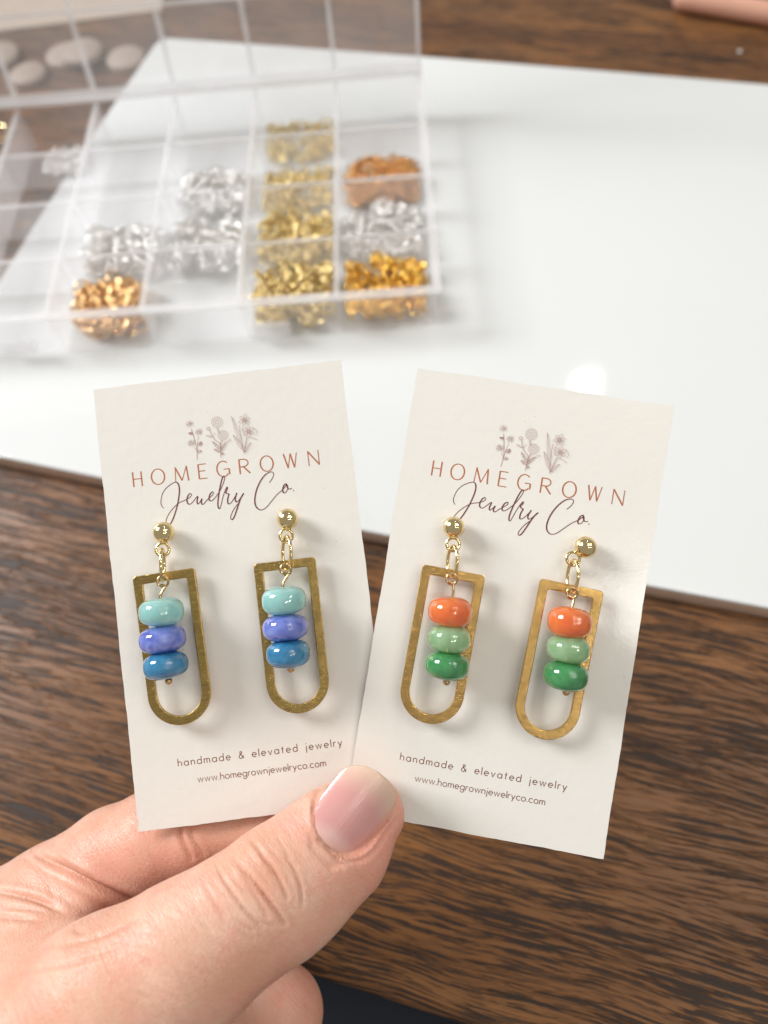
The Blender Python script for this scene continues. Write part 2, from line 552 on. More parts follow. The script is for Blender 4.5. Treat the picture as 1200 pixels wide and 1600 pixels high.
def rounded_slab(name, x0, x1, y0, y1, z0, z1, rad, edge, mat, parent=None, bulge=0.0, n=10):
    """slab with rounded corners and a rounded upper edge; sides may bow outward a little"""
    cx, cy = (x0 + x1) / 2, (y0 + y1) / 2

    def loop(ins, z):
        r = max(rad - ins, 0.4)
        out = []
        corners = [(x1 - rad, y1 - rad, 0), (x0 + rad, y1 - rad, 90), (x0 + rad, y0 + rad, 180), (x1 - rad, y0 + rad, 270)]
        for i, (a, b, d) in enumerate(corners):
            for k in range(n + 1):
                t = math.radians(d + 90 * k / n)
                out.append([a + r * math.cos(t), b + r * math.sin(t)])
            a2, b2, d2 = corners[(i + 1) % 4]
            t = math.radians(d + 90)
            p, q = np.array(out[-1]), np.array([a2 + r * math.cos(t), b2 + r * math.sin(t)])
            nm = np.array([math.cos(t), math.sin(t)])
            for k in range(1, 24):
                s = k / 24
                out.append(list(p + (q - p) * s + nm * bulge * (1 - (2 * s - 1) ** 2)))
        return [(x, y, z) for x, y in out]
    loops = [loop(edge * 0.6, z0), loop(0.0, z0 + edge * 0.6)]
    for k in range(7):
        t = math.radians(90 * k / 6)
        loops.append(loop(edge * (1 - math.cos(t)), z1 - edge + edge * math.sin(t)))
    m = len(loops[0])
    v = [p for l in loops for p in l]
    f = []
    for i in range(len(loops) - 1):
        for k in range(m):
            f.append((i * m + k, i * m + (k + 1) % m, (i + 1) * m + (k + 1) % m, (i + 1) * m + k))
    f.append(tuple(range(m - 1, -1, -1)))
    f.append(tuple((len(loops) - 1) * m + k for k in range(m)))
    me = mesh_np(name, v, f, mat)
    o = obj(name, me, parent)
    return o


# table-frame offset of the near edge
e0 = np.array([-22.4, -9.3])
EDGE_Y = -e0[0] * sa + e0[1] * ca
tab = rounded_slab('table_top', -620, 640, EDGE_Y - 1.0, EDGE_Y + 760, TZ - 24, TZ, 6, 3.0, M_WOOD)
tab.rotation_euler = (0, 0, YAW)
tag(tab, kind='structure')
# dark cloth in the gap below the table edge, softly folded
nx, ny = 60, 40
V, F = [], []
for j in range(ny + 1):
    for i in range(nx + 1):
        x, y = -420 + 900 * i / nx, -420 + 560 * j / ny
        z = -150 + 10 * math.sin(x * 0.021 + y * 0.013) + 6 * math.sin(x * 0.05 - y * 0.03) - 0.0004 * (x - 60) ** 2
        V.append((x, y, z))
for j in range(ny):
    for i in range(nx):
        a = j * (nx + 1) + i
        F.append((a, a + 1, a + nx + 2, a + nx + 1))
cl = obj('navy_cloth', mesh_np('navy_cloth', V, F, M_CLOTH))
cl.rotation_euler = (0, 0, YAW)
tag(cl, 'dark navy cloth in the gap below the table edge', 'cloth')

# ------------------------------------------------------------------ white glossy board under the box
BYAW = math.atan(-0.3815)
cb, sb = math.cos(BYAW), math.sin(BYAW)
NEAR = np.array([-11.0, 115.2]); FAR = np.array([80.4, 341.7]); LEFT = np.array([-88.1, 376.2])
ny0 = -NEAR[0] * sb + NEAR[1] * cb
ny1 = -FAR[0] * sb + FAR[1] * cb
nx0 = LEFT[0] * cb + LEFT[1] * sb
board = bpy.data.objects.new('white_board', None); col.objects.link(board)
board.location = (0, 0, TZ * S); board.rotation_euler = (0, 0, BYAW)
tag(board, 'large glossy white board with brown edge lying on the dark wooden table', 'board')
top = rounded_slab('top_sheet', nx0, nx0 + 430, ny0 + 1, ny1, -TZ - 1.6, -TZ, 7, 0.8, M_BOARD, board, bulge=2.2)
core = rounded_slab('core', nx0 + .4, nx0 + 429.6, ny0 + 1.4, ny1 - .4, 0.02, -TZ - 1.62, 6, 0.4, M_CORE, board, bulge=2.2)

# ------------------------------------------------------------------ clear compartment box with upright lid
BU = math.atan2(-0.09052, 0.99589)      # box runs almost square to the camera
U0, PITCH_U, NCOL = 10.5, 34.4, 6       # right wall, column pitch, columns to the left
V0, PITCH_V, NROW = 193.5, 30.6, 4
BH = 18.0
UL, VB = U0 - PITCH_U * NCOL, V0 + PITCH_V * NROW
bx = bpy.data.objects.new('compartment_box', None); col.objects.link(bx)
bx.rotation_euler = (0, 0, BU); bx.location = (0, 0, 0.0003)
tag(bx, 'clear plastic compartment box with open upright lid on the white board', 'box')
T = 0.6


def panel(name, a, b, mat=M_PLASTIC, parent=bx):
    m = MB(); m.box(a, b)
    return m.build(name, mat, parent, smooth=False)


panel('floor_panel', (UL + .7, V0 + .7, 0.0), (U0 - .7, VB - .7, 1.0))
panel('wall', (UL, V0 - T, 0), (U0, V0 + T, BH)); panel('wall', (UL, VB - T, 0), (U0, VB + T, BH))
panel('wall', (UL - T, V0 + T + .05, 0), (UL + T, VB - T - .05, BH)); panel('wall', (U0 - T, V0 + T + .05, 0), (U0 + T, VB - T - .05, BH))
for c in range(1, NCOL):
    u = U0 - c * PITCH_U
    dv = panel('column_divider', (u - .5, V0 + T + .05, 1.05), (u + .5, VB - T - .05, BH - 1.05), M_PLASTIC_DIV)
    panel('divider_edge_highlight', (u - .8, V0 + .95, BH - 1.0), (u + .8, VB - .95, BH - .1), M_PLASTIC_HIGHLIGHT, dv)  # added pale strip, stands in for the highlight along the top edge
for r in range(1, NROW):
    v = V0 + r * PITCH_V
    for c in range(NCOL):
        u = U0 - c * PITCH_U
        dv = panel('row_divider', (u - PITCH_U + .75, v - .45, 1.05), (u - .75, v + .45, BH - 2.05), M_PLASTIC_DIV)
        panel('divider_edge_highlight', (u - PITCH_U + .85, v - .65, BH - 2.0), (u - .85, v + .65, BH - 1.15), M_PLASTIC_HIGHLIGHT, dv)  # same added strip on the row dividers, an edge highlight built as shape
# rolled rim round the top
for a, b in (((UL - 2, V0 - 2.2, BH + .05), (U0 + 2, V0 + .9, BH + 1.3)), ((UL - 2, VB - .9, BH + .05), (U0 + 2, VB + 2.2, BH + 1.3)),
             ((UL - 2, V0 + .95, BH + .05), (UL + .9, VB - .95, BH + 1.3)), ((U0 - .9, V0 + .95, BH + .05), (U0 + 2, VB - .95, BH + 1.3))):
    panel('rim', a, b, M_PLASTIC_RIM)
# latch tabs on the front wall
for u in (U0 - 1.7 * PITCH_U, U0 - 4.4 * PITCH_U):
    panel('latch', (u - 6, V0 - 3.0, 4.0), (u + 6, V0 - T - .05, 8.5), M_PLASTIC_RIM)
# lid: panel, rim and printed-through ribs, hinged at the back wall and leaning a little past upright
lid = bpy.data.objects.new('lid', None); col.objects.link(lid); lid.parent = bx
lid.location = (0, (VB + 3.4) * S, (BH + 1.6) * S); lid.rotation_euler = (math.radians(76), 0, 0)
LH = PITCH_V * NROW
panel('lid_panel', (UL, .8, -1.0), (U0, LH, 0.0), M_PLASTIC_DIV, lid)
for a, b in (((UL - 1.5, 0, .05), (U0 + 1.5, 1.6, 9)), ((UL - 1.5, LH - 1.3, .05), (U0 + 1.5, LH, 9)), ((UL - 1.5, 1.65, .05), (UL, LH - 1.35, 9)), ((U0, 1.65, .05), (U0 + 1.5, LH - 1.35, 9))):
    panel('lid_rim', a, b, M_PLASTIC_RIM, lid)
for c in range(1, NCOL):
    u = U0 - c * PITCH_U
    panel('lid_rib', (u - .8, 1.7, .05), (u + .8, LH - 1.4, 2.4), M_PLASTIC_RIM, lid)
for r in range(1, NROW):
    panel('lid_rib', (UL + .1, r * PITCH_V - .7, 2.45), (U0 - .1, r * PITCH_V + .7, 3.4), M_PLASTIC_RIM, lid)
for u in (U0 - 18, U0 - 3 * PITCH_U, UL + 18):
    m = MB(); m.tube([(u - 8, VB + 2.9, BH + .4), (u + 8, VB + 2.9, BH + .4)], 1.2, 10)
    m.build('hinge', M_PLASTIC_RIM, bx)

# heaps of tiny wire rings in the compartments
rng = np.random.default_rng(7)


def ring_heap(name, label, c, r, mat, count, fill, peak=0.0, rad=(1.7, 2.3), wire=0.42, spread=1.0, seg=18, tub=6, shift=0.0):
    """c, r: column and row counted from the front right cell; fill = height of the heap in mm"""
    uc, vc = U0 - (c + .5) * PITCH_U, V0 + (r + .5) * PITCH_V
    u = rng.uniform(-1, 1, count); v = rng.uniform(-1, 1, count)
    rr_ = np.maximum(np.sqrt(u ** 2 + v ** 2), 1e-6)
    sq = np.maximum(np.abs(u), np.abs(v)) / rr_
    u, v = u * (.75 + .25 * sq), v * (.75 + .25 * sq)          # rounded-off corners of the pile
    ph = rng.uniform(0, 6, 4)
    lump = .72 + .28 * np.sin(u * 2.6 + ph[0]) * np.sin(v * 2.2 + ph[1]) + .14 * np.sin(u * 6 + ph[2] + v * 4)
    top_h = fill * lump * (1 - peak * (0.6 * u ** 2 + 0.4 * v ** 2))
    w = rng.uniform(0, 1, count) ** 0.45
    pos = np.stack([uc + shift + u * (PITCH_U / 2 - 2.7) * spread, vc + v * (PITCH_V / 2 - 2.7) * spread, 2.2 + np.maximum(top_h - 2, 0.3) * w], 1)
    R_ = rng.uniform(*rad, count)
    a = np.arange(seg) * 2 * np.pi / seg; b = (np.arange(tub) + .5) * 2 * np.pi / tub
    A, B = np.meshgrid(a, b, indexing='ij')
    ct = np.stack([np.cos(A), np.sin(A), 0 * A], -1); ring = (ct[None] * (R_[:, None, None, None] + wire * np.cos(B)[None, :, :, None]))
    ring[..., 2] += wire * .8 * np.sin(B)
    q = rng.normal(size=(count, 4)); q[:, 1:3] *= 0.8; q /= np.linalg.norm(q, axis=1)[:, None]
    w0, x, y, z = q.T
    Rm = np.stack([np.stack([1 - 2 * (y * y + z * z), 2 * (x * y - z * w0), 2 * (x * z + y * w0)], -1),
                   np.stack([2 * (x * y + z * w0), 1 - 2 * (x * x + z * z), 2 * (y * z - x * w0)], -1),
                   np.stack([2 * (x * z - y * w0), 2 * (y * z + x * w0), 1 - 2 * (x * x + y * y)], -1)], -2)
    P = np.einsum('nij,nabj->nabi', Rm, ring) + pos[:, None, None, :]
    P[..., 2] = np.maximum(P[..., 2], 1.15)
    idx = np.arange(seg * tub).reshape(seg, tub)
    q4 = np.stack([idx, np.roll(idx, -1, 0), np.roll(np.roll(idx, -1, 0), -1, 1), np.roll(idx, -1, 1)], -1).reshape(-1, 4)
    F = (q4[None] + (np.arange(count) * seg * tub)[:, None, None]).reshape(-1, 4)
    o = obj(name, mesh_np(name, P.reshape(-1, 3), F, mat, True))
    o.rotation_euler = (0, 0, BU)
    tag(o, label, 'jewelry rings', kind='stuff')
    return o


ring_heap('gold_ring_heap', 'bright yellow gold rings filling the front right compartment', 0, 0, M_YELLOW_RING, 250, 10.5, .10, (1.6, 2.3), .46)
ring_heap('silver_ring_heap', 'silver rings in the compartment right behind the bright yellow gold rings', 0, 1, M_SILVER_RING, 170, 7.5, .2, (1.7, 2.4), .46)
ring_heap('copper_ring_heap', 'peaked mound of copper rings in the rightmost column of compartments', 0, 2, M_COPPER_RING, 330, 12, 1.0, (1.3, 1.8), .40)
ring_heap('gold_ring_heap', 'pale gold rings filling the front compartment left of the yellow gold rings', 1, 0, M_GOLD_RING, 220, 11, .1, (1.8, 2.6), .48)
ring_heap('gold_ring_heap', 'pale gold rings in the second compartment from the front, left of silver rings', 1, 1, M_GOLD_RING, 190, 8, .15, (1.7, 2.4), .46)
ring_heap('gold_ring_heap', 'low scatter of small gold rings left of the copper mound', 1, 2, M_GOLD_RING, 150, 3.4, .9, (1.3, 1.9), .38)
ring_heap('gold_ring_heap', 'small gold rings in the rearmost filled compartment near the hinge', 1, 3, M_GOLD_RING, 120, 3.0, .9, (1.3, 1.9), .38)
ring_heap('silver_ring_heap', 'silver rings in the compartment left of the pale gold rings, second row', 2, 1, M_SILVER_RING, 140, 7.5, .2, (1.9, 2.7), .48)
ring_heap('silver_ring_heap', 'silver rings in the rearmost of the three left silver compartments', 2, 2, M_SILVER_RING, 130, 7, .3, (1.8, 2.6), .48)
ring_heap('silver_ring_heap', 'silver rings directly behind the large copper gold hoops', 3, 1, M_SILVER_RING, 140, 7.5, .2, (1.9, 2.7), .48)
ring_heap('copper_hoop_heap', 'large copper gold hoops tangled in the front left compartment', 3, 0, M_HOOP, 110, 11, .3, (2.6, 5.0), .55, .82, 18, 6)
ring_heap('silver_ring_heap', 'few dull silver rings in the far left compartment by the hinge', 4, 3, M_SILVER_RING, 90, 3, .5, (1.2, 1.8), .36, .6)

# ------------------------------------------------------------------ things on the table behind the box
disc_at = [(-97, 398, 9.5, 0, 'pale wooden disc nearest the corner of the white board'), (-118, 403, 10, 3.5, 'pale wooden disc lying on top of its neighbour behind the lid'),
           (-128, 408, 10, 0, 'pale wooden disc half hidden under another disc behind the lid'), (-146, 396, 9, 0, 'small pale wooden disc in front of the row of discs behind the lid'),
           (-164, 416, 11, 0, 'leftmost pale wooden disc behind the clear lid')]
for x, y, r, z, lb in disc_at:
    m = MB(); m.lathe([(r - .6, 0), (r, .5), (r, 2.9), (r - .6, 3.4)], 40)
    tag(m.build('wooden_disc', M_WOODDISC, loc=(x, y, TZ + .05 + z), rot=(0.02 if z else 0, 0.03 if z else 0, 0)), lb, 'wooden disc', 'wooden discs behind the box')
m = MB()
pts = [(-70, 0), (70, 6), (66, 90), (-74, 82)]
top_z = [1.2, 1.0, 1.4, 1.1]
m.add([(x, y, 0) for x, y in pts] + [(x, y, z) for (x, y), z in zip(pts, top_z)], [(3, 2, 1, 0), (4, 5, 6, 7), (0, 1, 5, 4), (1, 2, 6, 5), (2, 3, 7, 6), (3, 0, 4, 7)])
tag(m.build('paper_envelope', M_KRAFT, smooth=False, loc=(-150, 438, TZ + .05), rot=(0, 0, -.06)), 'flat tan paper envelope on the table behind the clear lid', 'envelope')
# small gold hoop at the left, seen through the box
m = MB(); m.tube([(7 * math.cos(a * math.pi / 16), 7 * math.sin(a * math.pi / 16), 1.1) for a in range(32)], 1.1, 8, closed=True)
tag(m.build('gold_hoop', M_GOLD, loc=(-158, 352, TZ + .02)), 'single gold hoop at the left image edge on the table', 'hoop')
# rose coloured tool handle at the far right
pen = bpy.data.objects.new('tool_handle', None); col.objects.link(pen)
p0, p1 = np.array([174.0, 380.0]), np.array([215.5, 354.0])
d = (p1 - p0) / np.linalg.norm(p1 - p0)
pen.location = (p0[0] * S, p0[1] * S, (TZ + 5.3) * S); pen.rotation_euler = (0, math.radians(90), math.atan2(d[1], d[0]), 'XYZ')[:3]
tag(pen, 'rose gold coloured round tool handle with grey tip lying at the far table corner', 'tool')
m = MB(); m.lathe([(2.4, 0), (3.6, .5), (4.6, 1.6), (5.1, 3.5), (5.2, 8), (5.2, 120), (4.6, 122), (2, 123)], 28)
m.build('barrel', M_ROSE, pen)
m = MB(); m.lathe([(.6, -26), (1.2, -24), (1.9, -8), (2.2, -.02)], 20)
m.build('tip', M_STEEL, pen)
m = MB(); m.lathe([(.2, 0), (.75, .2), (.95, .7), (.75, 1.2), (.2, 1.4)], 14)
tag(m.build('seed_bead', M_WHITE, loc=(193, 338, TZ + .05)), 'tiny pale seed bead alone on the dark wood at far right', 'bead')

# ------------------------------------------------------------------ printed lettering (stroke font, card millimetres)
def arc(cx, cy, rx, ry, a0, a1, n=18):
    return [(cx + rx * math.cos(math.radians(a0 + (a1 - a0) * i / n)), cy + ry * math.sin(math.radians(a0 + (a1 - a0) * i / n))) for i in range(n + 1)]


GL = {
    'o': (1.0, [arc(.5, .5, .5, .5, 0, 360, 26)]),
    'a': (1.0, [arc(.49, .5, .49, .5, 0, 360, 26), [(.98, 1.0), (.98, 0)]]),
    'd': (1.0, [arc(.49, .5, .49, .5, 0, 360, 26), [(.98, 1.72), (.98, 0)]]),
    'h': (.8, [[(0, 1.72), (0, 0)], [(0, .5)] + arc(.4, .6, .4, .4, 180, 0, 14) + [(.8, 0)]]),
    'n': (.8, [[(0, 1.0), (0, 0)], [(0, .5)] + arc(.4, .6, .4, .4, 180, 0, 14) + [(.8, 0)]]),
    'm': (1.28, [[(0, 1.0), (0, 0)], [(0, .5)] + arc(.32, .66, .32, .34, 180, 0, 12) + [(.64, 0)], [(.64, .5)] + arc(.96, .66, .32, .34, 180, 0, 12) + [(1.28, 0)]]),
    'e': (.95, [[(.03, .52), (.94, .52)] + arc(.48, .5, .47, .5, 3, 318, 24)]),
    'l': (.0, [[(0, 1.72), (0, 0)]]),
    'v': (.86, [[(0, 1), (.43, 0), (.86, 1)]]),
    'w': (1.36, [[(0, 1), (.34, 0), (.68, 1), (1.02, 0), (1.36, 1)]]),
    't': (.52, [[(.26, 1.5), (.26, 0)], [(0, 1.0), (.52, 1.0)]]),
    'j': (.16, [[(.14, 1.0), (.14, -.30)] + arc(-.06, -.32, .2, .2, 0, -80, 6), [(.14, 1.40), (.141, 1.52)]]),
    'r': (.45, [[(0, 1.0), (0, 0)], [(0, .45)] + arc(.38, .6, .38, .4, 175, 70, 8)]),
    'y': (.86, [[(0, 1), (.44, .02)], [(.86, 1), (.2, -.55)]]),
    'g': (1.0, [arc(.49, .5, .49, .5, 0, 360, 26), [(.98, 1.0), (.98, -.1)] + arc(.5, -.1, .48, .48, 0, -160, 12)]),
    'c': (.85, [arc(.5, .5, .5, .5, 42, 318, 22)]),
    '.': (.10, [[(.05, .0), (.051, .14)]]),
    '&': (1.15, [[(1.15, 0), (.36, 1.12), (.32, 1.36), (.46, 1.56), (.66, 1.56), (.78, 1.38), (.72, 1.16), (.42, .92), (.12, .62), (.06, .34), (.2, .08), (.46, -.02), (.74, .08), (.96, .34), (1.1, .66)]]),
    ' ': (.75, []),
}


class Ink:
    """flat ribbons of printed ink a few hundredths of a millimetre above the card"""
    def __init__(self, z0=0.012):
        self.v, self.f, self.z = [], [], z0

    def stroke(self, pts, w):
        P = [np.array(p, dtype=float) for p in pts]
        n = len(P)
        if n < 2: return
        ww = w if hasattr(w, '__len__') else [w] * n
        base = len(self.v)
        self.z += 0.0006
        for i in range(n):
            a, b = P[max(i - 1, 0)], P[min(i + 1, n - 1)]
            closed = np.linalg.norm(P[0] - P[-1]) < 1e-6 and n > 4
            if closed and i in (0, n - 1):
                a, b = P[-2], P[1]
            t = b - a
            t = t / (np.linalg.norm(t) + 1e-9)
            nrm = np.array([-t[1], t[0]])
            k = 1.0
            if 0 < i < n - 1:
                s = P[i] - P[i - 1]; s = s / (np.linalg.norm(s) + 1e-9)
                k = 1.0 / max(abs(float(s @ t)), 0.55)
            for sgn in (1, -1):
                q = P[i] + nrm * sgn * ww[i] * .5 * k
                self.v.append((q[0], q[1], self.z))
        for i in range(n - 1):
            self.f.append((base + 2 * i, base + 2 * i + 1, base + 2 * i + 3, base + 2 * i + 2))

    def text(self, s, x0, x1, y, xh, w):
        adv = sum(GL[c][0] for c in s) * xh
        gap = (x1 - x0 - adv) / (len(s) - 1)
        x = x0
        for c in s:
            a, st = GL[c]
            for q in st:
                ww = w * 1.5 if (c in '.j' and len(q) == 2 and abs(q[0][1] - q[1][1]) < .2) else w
                self.stroke([(x + px * xh, y + py * xh) for px, py in q], ww)
            x += a * xh + gap

    def mesh(self, name, mat):
        return mesh_np(name, self.v, self.f, mat, False)


# capitals, thick verticals and thin hairlines
BY, CH = 23.62, 3.02
ink = Ink()
TK, TN = .30, .19


def cap(pts, w=TK):
    ink.stroke([(x, BY + y * CH) for x, y in pts], w)


def oval(x0, x1):
    n = 40
    ps = arc((x0 + x1) / 2, .5, (x1 - x0) / 2, .52, 0, 360, n)
    ws = [TN + (TK - TN) * abs(math.cos(2 * math.pi * i / n)) ** 1.3 for i in range(n + 1)]
    ink.stroke([(x, BY + y * CH) for x, y in ps], ws)


cap([(-19.2, 0), (-19.2, 1)]); cap([(-17.5, 0), (-17.5, 1)]); cap([(-19.2, .52), (-17.5, .52)], TN)
oval(-15.5, -12.85)
cap([(-10.72, 0), (-10.55, 1)], TN); cap([(-10.58, .98), (-9.4, .05)]); cap([(-9.42, .05), (-8.3, .98)], TN); cap([(-8.30, 1), (-8.08, 0)])
cap([(-5.9, 0), (-5.9, 1)]); cap([(-5.9, .985), (-4.3, .985)], TN); cap([(-5.9, .53), (-4.55, .53)], TN); cap([(-5.9, .015), (-4.3, .015)], TN)
n = 30
g = arc(-.92, .5, 1.27, .52, 48, 318, n)
ink.stroke([(x, BY + y * CH) for x, y in g], [TN + (TK - TN) * abs(math.cos(math.radians(48 + 270 * i / n))) ** 1.3 for i in range(n + 1)])
cap([(-.85, .47), (.32, .47)], TN); cap([(.28, .47), (.28, .10)])
cap([(2.42, 0), (2.42, 1)]); cap([(2.42, .985), (3.2, .985)] + arc(3.25, .735, .95, .25, 88, -90, 14) + [(2.42, .485)], .22); cap([(3.2, .485), (4.45, 0)])
oval(6.65, 9.25)
cap([(11.5, 1), (12.2, .02)]); cap([(12.2, .02), (12.85, .98)], TN); cap([(12.85, .98), (13.5, .02)]); cap([(13.5, .02), (14.15, 1)], TN)
cap([(16.45, 0), (16.45, 1)], TN); cap([(16.45, .98), (18.55, .02)]); cap([(18.55, 0), (18.55, 1)], TN)
ME_NAME = ink.mesh('printed_name', M_INK_RUST)

ink = Ink(0.03)
J = [(-13.68, 18.65), (-14.08, 19.24), (-14.12, 20.07), (-13.7, 21.46), (-12.86, 22.55), (-11.69, 23.31), (-10.79, 23.61), (-10.29, 23.22), (-10.15, 22.3), (-10.31, 21.1), (-10.84, 19.12), (-11.62, 17.18), (-12.37, 15.77), (-12.89, 15.21), (-13.38, 15.11), (-13.58, 15.52), (-13.44, 16.31), (-12.73, 17.45), (-11.52, 18.66), (-10.35, 19.41), (-9.24, 19.74), (-8.3, 20.17), (-7.86, 20.66), (-8.1, 20.94), (-8.58, 20.56), (-8.89, 19.7), (-8.77, 19.0), (-8.34, 18.81), (-7.66, 19.28), (-6.9, 20.08), (-6.65, 20.11), (-6.87, 19.32), (-6.83, 18.71), (-6.5, 18.78), (-5.86, 19.63), (-6.04, 19.0), (-5.94, 18.49), (-5.55, 18.56), (-4.97, 19.14), (-4.0, 19.84), (-3.45, 20.37), (-3.52, 20.76), (-4.04, 20.44), (-4.4, 19.69), (-4.35, 19.09), (-3.94, 18.96), (-3.17, 19.54), (-2.08, 20.77), (-1.25, 22.17), (-0.83, 23.22), (-0.97, 23.67), (-1.36, 23.14), (-1.9, 21.71), (-2.43, 19.86), (-2.77, 18.27), (-2.75, 17.4), (-2.48, 17.2), (-2.2, 17.79), (-1.73, 19.1), (-1.18, 20.39), (-0.76, 21.16), (-0.53, 21.32), (-0.63, 20.87), (-0.93, 20.34), (-0.69, 20.02), (-0.36, 19.88), (-0.68, 18.97), (-0.73, 18.07), (-0.37, 17.92), (0.23, 18.45), (0.94, 19.4), (1.27, 19.96)]
Y2 = [(1.27, 19.96), (0.81, 18.78), (0.96, 18.14), (1.41, 18.3), (2.1, 19.09), (2.65, 19.71), (1.95, 18.78), (1.32, 17.5), (0.67, 16.08), (0.13, 15.06), (-0.3, 14.68), (-0.54, 14.95), (-0.35, 15.66), (0.47, 16.92), (1.53, 17.96)]
CC = [(8.04, 21.23), (8.66, 21.92), (9.07, 22.69), (8.97, 23.22), (8.44, 23.34), (7.39, 22.9), (6.24, 21.67), (5.29, 20.01), (4.73, 18.17), (4.79, 16.8), (5.33, 16.08), (6.02, 15.92), (6.91, 16.35), (8.12, 17.48), (9.34, 18.64), (10.37, 19.34), (10.98, 19.86), (11.45, 20.41), (11.33, 20.58), (10.89, 20.28), (10.55, 19.5), (10.64, 18.87), (11.02, 18.82), (11.46, 19.31), (11.65, 20.05), (11.47, 20.4), (11.57, 19.79), (11.9, 19.42), (12.46, 19.54)]
for line in (J, Y2, CC):
    c = catmull(line, 6)
    w = []
    for i in range(len(c)):
        t = c[min(i + 1, len(c) - 1)] - c[max(i - 1, 0)]
        down = max(0.0, -t[1] / (np.linalg.norm(t) + 1e-9))
        w.append(.145 + .125 * down)
    # written as short overlapping runs so that crossings never share a plane
    for k in range(0, len(c) - 1, 24):
        ink.stroke(c[k:k + 25], w[k:k + 25])
ink.stroke([(12.62, 19.0), (12.80, 19.06)], .2)
ME_SCRIPT = ink.mesh('printed_script', M_INK_PLUM)

ink = Ink()
ink.text('handmade & elevated jewelry', -16.3, 16.4, -32.75, .86, .165)
ME_TAG = ink.mesh('printed_tagline', M_INK_BROWN)
ink = Ink()
ink.text('www.homegrownjewelryco.com', -12.75, 12.75, -36.3, .80, .150)
ME_WEB = ink.mesh('printed_address', M_INK_BROWN)

# line-drawn flowers
rnd = random.Random(4)
ink = Ink()
LW = .065


def curve(pts, w=LW, n=5):
    ink.stroke(catmull(pts, n), w)


def daisy(cx, cy, r):
    for k in range(18):
        a = 2 * math.pi * k / 18 + rnd.uniform(-.08, .08)
        L1 = r * rnd.uniform(.85, 1.05)
        curve([(cx + .25 * r * math.cos(a), cy + .25 * r * math.sin(a) * .8), (cx + .65 * r * math.cos(a + .08), cy + .65 * r * math.sin(a + .08) * .85), (cx + L1 * math.cos(a), cy + L1 * math.sin(a) * .88)], .045, 3)
    for k in range(9):
        a = rnd.uniform(0, 6.28); q = rnd.uniform(0, .3) * r
        curve([(cx + q * math.cos(a), cy + q * math.sin(a)), (cx + q * math.cos(a) + .06, cy + q * math.sin(a) + .05)], .12, 1)


def pompom(cx, cy, r):
    for ring in (.3, .65, .95):
        n = int(6 + ring * 12)
        for k in range(n):
            a = 2 * math.pi * k / n + ring * 3
            b = 2 * math.pi / n * .62
            x = lambda t, s: (cx + r * s * math.cos(t), cy + r * s * math.sin(t))
            curve([x(a - b, ring - .10), x(a - b * .3, ring + .05), x(a + b * .4, ring + .04), x(a + b, ring - .10)], .042, 2)


def leaf(x0, y0, x1, y1, wd, vein=True, w=.055):
    d = np.array([x1 - x0, y1 - y0]); n = np.array([-d[1], d[0]]) / np.linalg.norm(d)
    p0 = np.array([x0, y0])
    for s in (1, -1):
        curve([p0, p0 + d * .3 + n * wd * s, p0 + d * .7 + n * wd * .8 * s, p0 + d], w, 5)
    if vein:
        curve([p0, p0 + d * .95], .06, 2)
        for t in (.3, .5, .7):
            for s in (1, -1):
                curve([p0 + d * t, p0 + d * (t + .12) + n * wd * .6 * s], .05, 1)


daisy(-6.6, 35.05, .92); daisy(-4.95, 33.2, .88); daisy(-6.7, 31.1, .95)
curve([(-6.46, 34.04), (-6.12, 32.35), (-5.85, 30.67), (-5.75, 29.34), (-5.98, 27.56)], .10)
curve([(-5.09, 32.39), (-5.42, 31.28), (-5.71, 29.67)]); curve([(-6.3, 30.2), (-5.9, 29.6), (-5.78, 29.0)])
leaf(-6.2, 32.9, -7.15, 33.25, .26); leaf(-5.5, 30.6, -4.6, 30.8, .42); leaf(-4.95, 30.4, -4.75, 31.3, .3); leaf(-5.7, 29.2, -4.8, 29.25, .34)
for k in range(6): curve([(-6.9 + .1 * k, 33.05), (-6.8 + .1 * k, 33.35)], .08, 1)
pompom(-1.07, 34.75, 1.15); pompom(-.2, 31.95, 1.05)
curve([(-1.25, 33.6), (-1.2, 33.0), (-.9, 32.5)]); curve([(-1.0, 33.6), (-.95, 33.0), (-.7, 32.6)])
curve([(-.6, 31.0), (-.9, 30.2), (-.97, 29.09), (-1.12, 27.46)], .10); curve([(-.35, 30.9), (-.8, 29.9), (-.9, 29.0), (-1.02, 27.9)])
ink.stroke(arc(-2.98, 33.65, .32, .3, 0, 360, 14), .08)
curve([(-2.79, 33.37), (-2.4, 32.2), (-1.9, 31.2), (-1.1, 30.5), (-.95, 29.42)], .09); curve([(-2.35, 31.85), (-1.9, 32.3), (-1.75, 32.7)])
leaf(-3.63, 32.3, -2.37, 31.85, .12, False); leaf(1.35, 30.87, .15, 30.3, .14, False); curve([(.15, 30.35), (-.4, 29.9), (-.8, 29.3)], .09)
leaf(-.9, 29.0, -2.5, 31.0, .28); leaf(-.9, 28.9, .3, 30.4, .26); leaf(-.98, 28.6, -2.3, 29.35, .26); leaf(-1.0, 28.2, -.45, 28.3, .2)
for q in ((1.96, 35.58, 3.58, 28.87, .3), (1.87, 31.79, 3.66, 28.2, .28), (5.32, 29.81, 3.81, 28.02, .22)):
    leaf(q[2], q[3], q[0], q[1], q[4], False); curve([(q[0], q[1]), (q[2], q[3])], .05, 2)
curve([(3.67, 27.54), (3.53, 29.86), (3.36, 32.3), (3.45, 33.6)], .09); curve([(3.68, 27.87), (4.29, 30.1), (4.5, 31.0)], .09); curve([(3.80, 27.87), (4.45, 30.1), (4.68, 31.0)], .07)
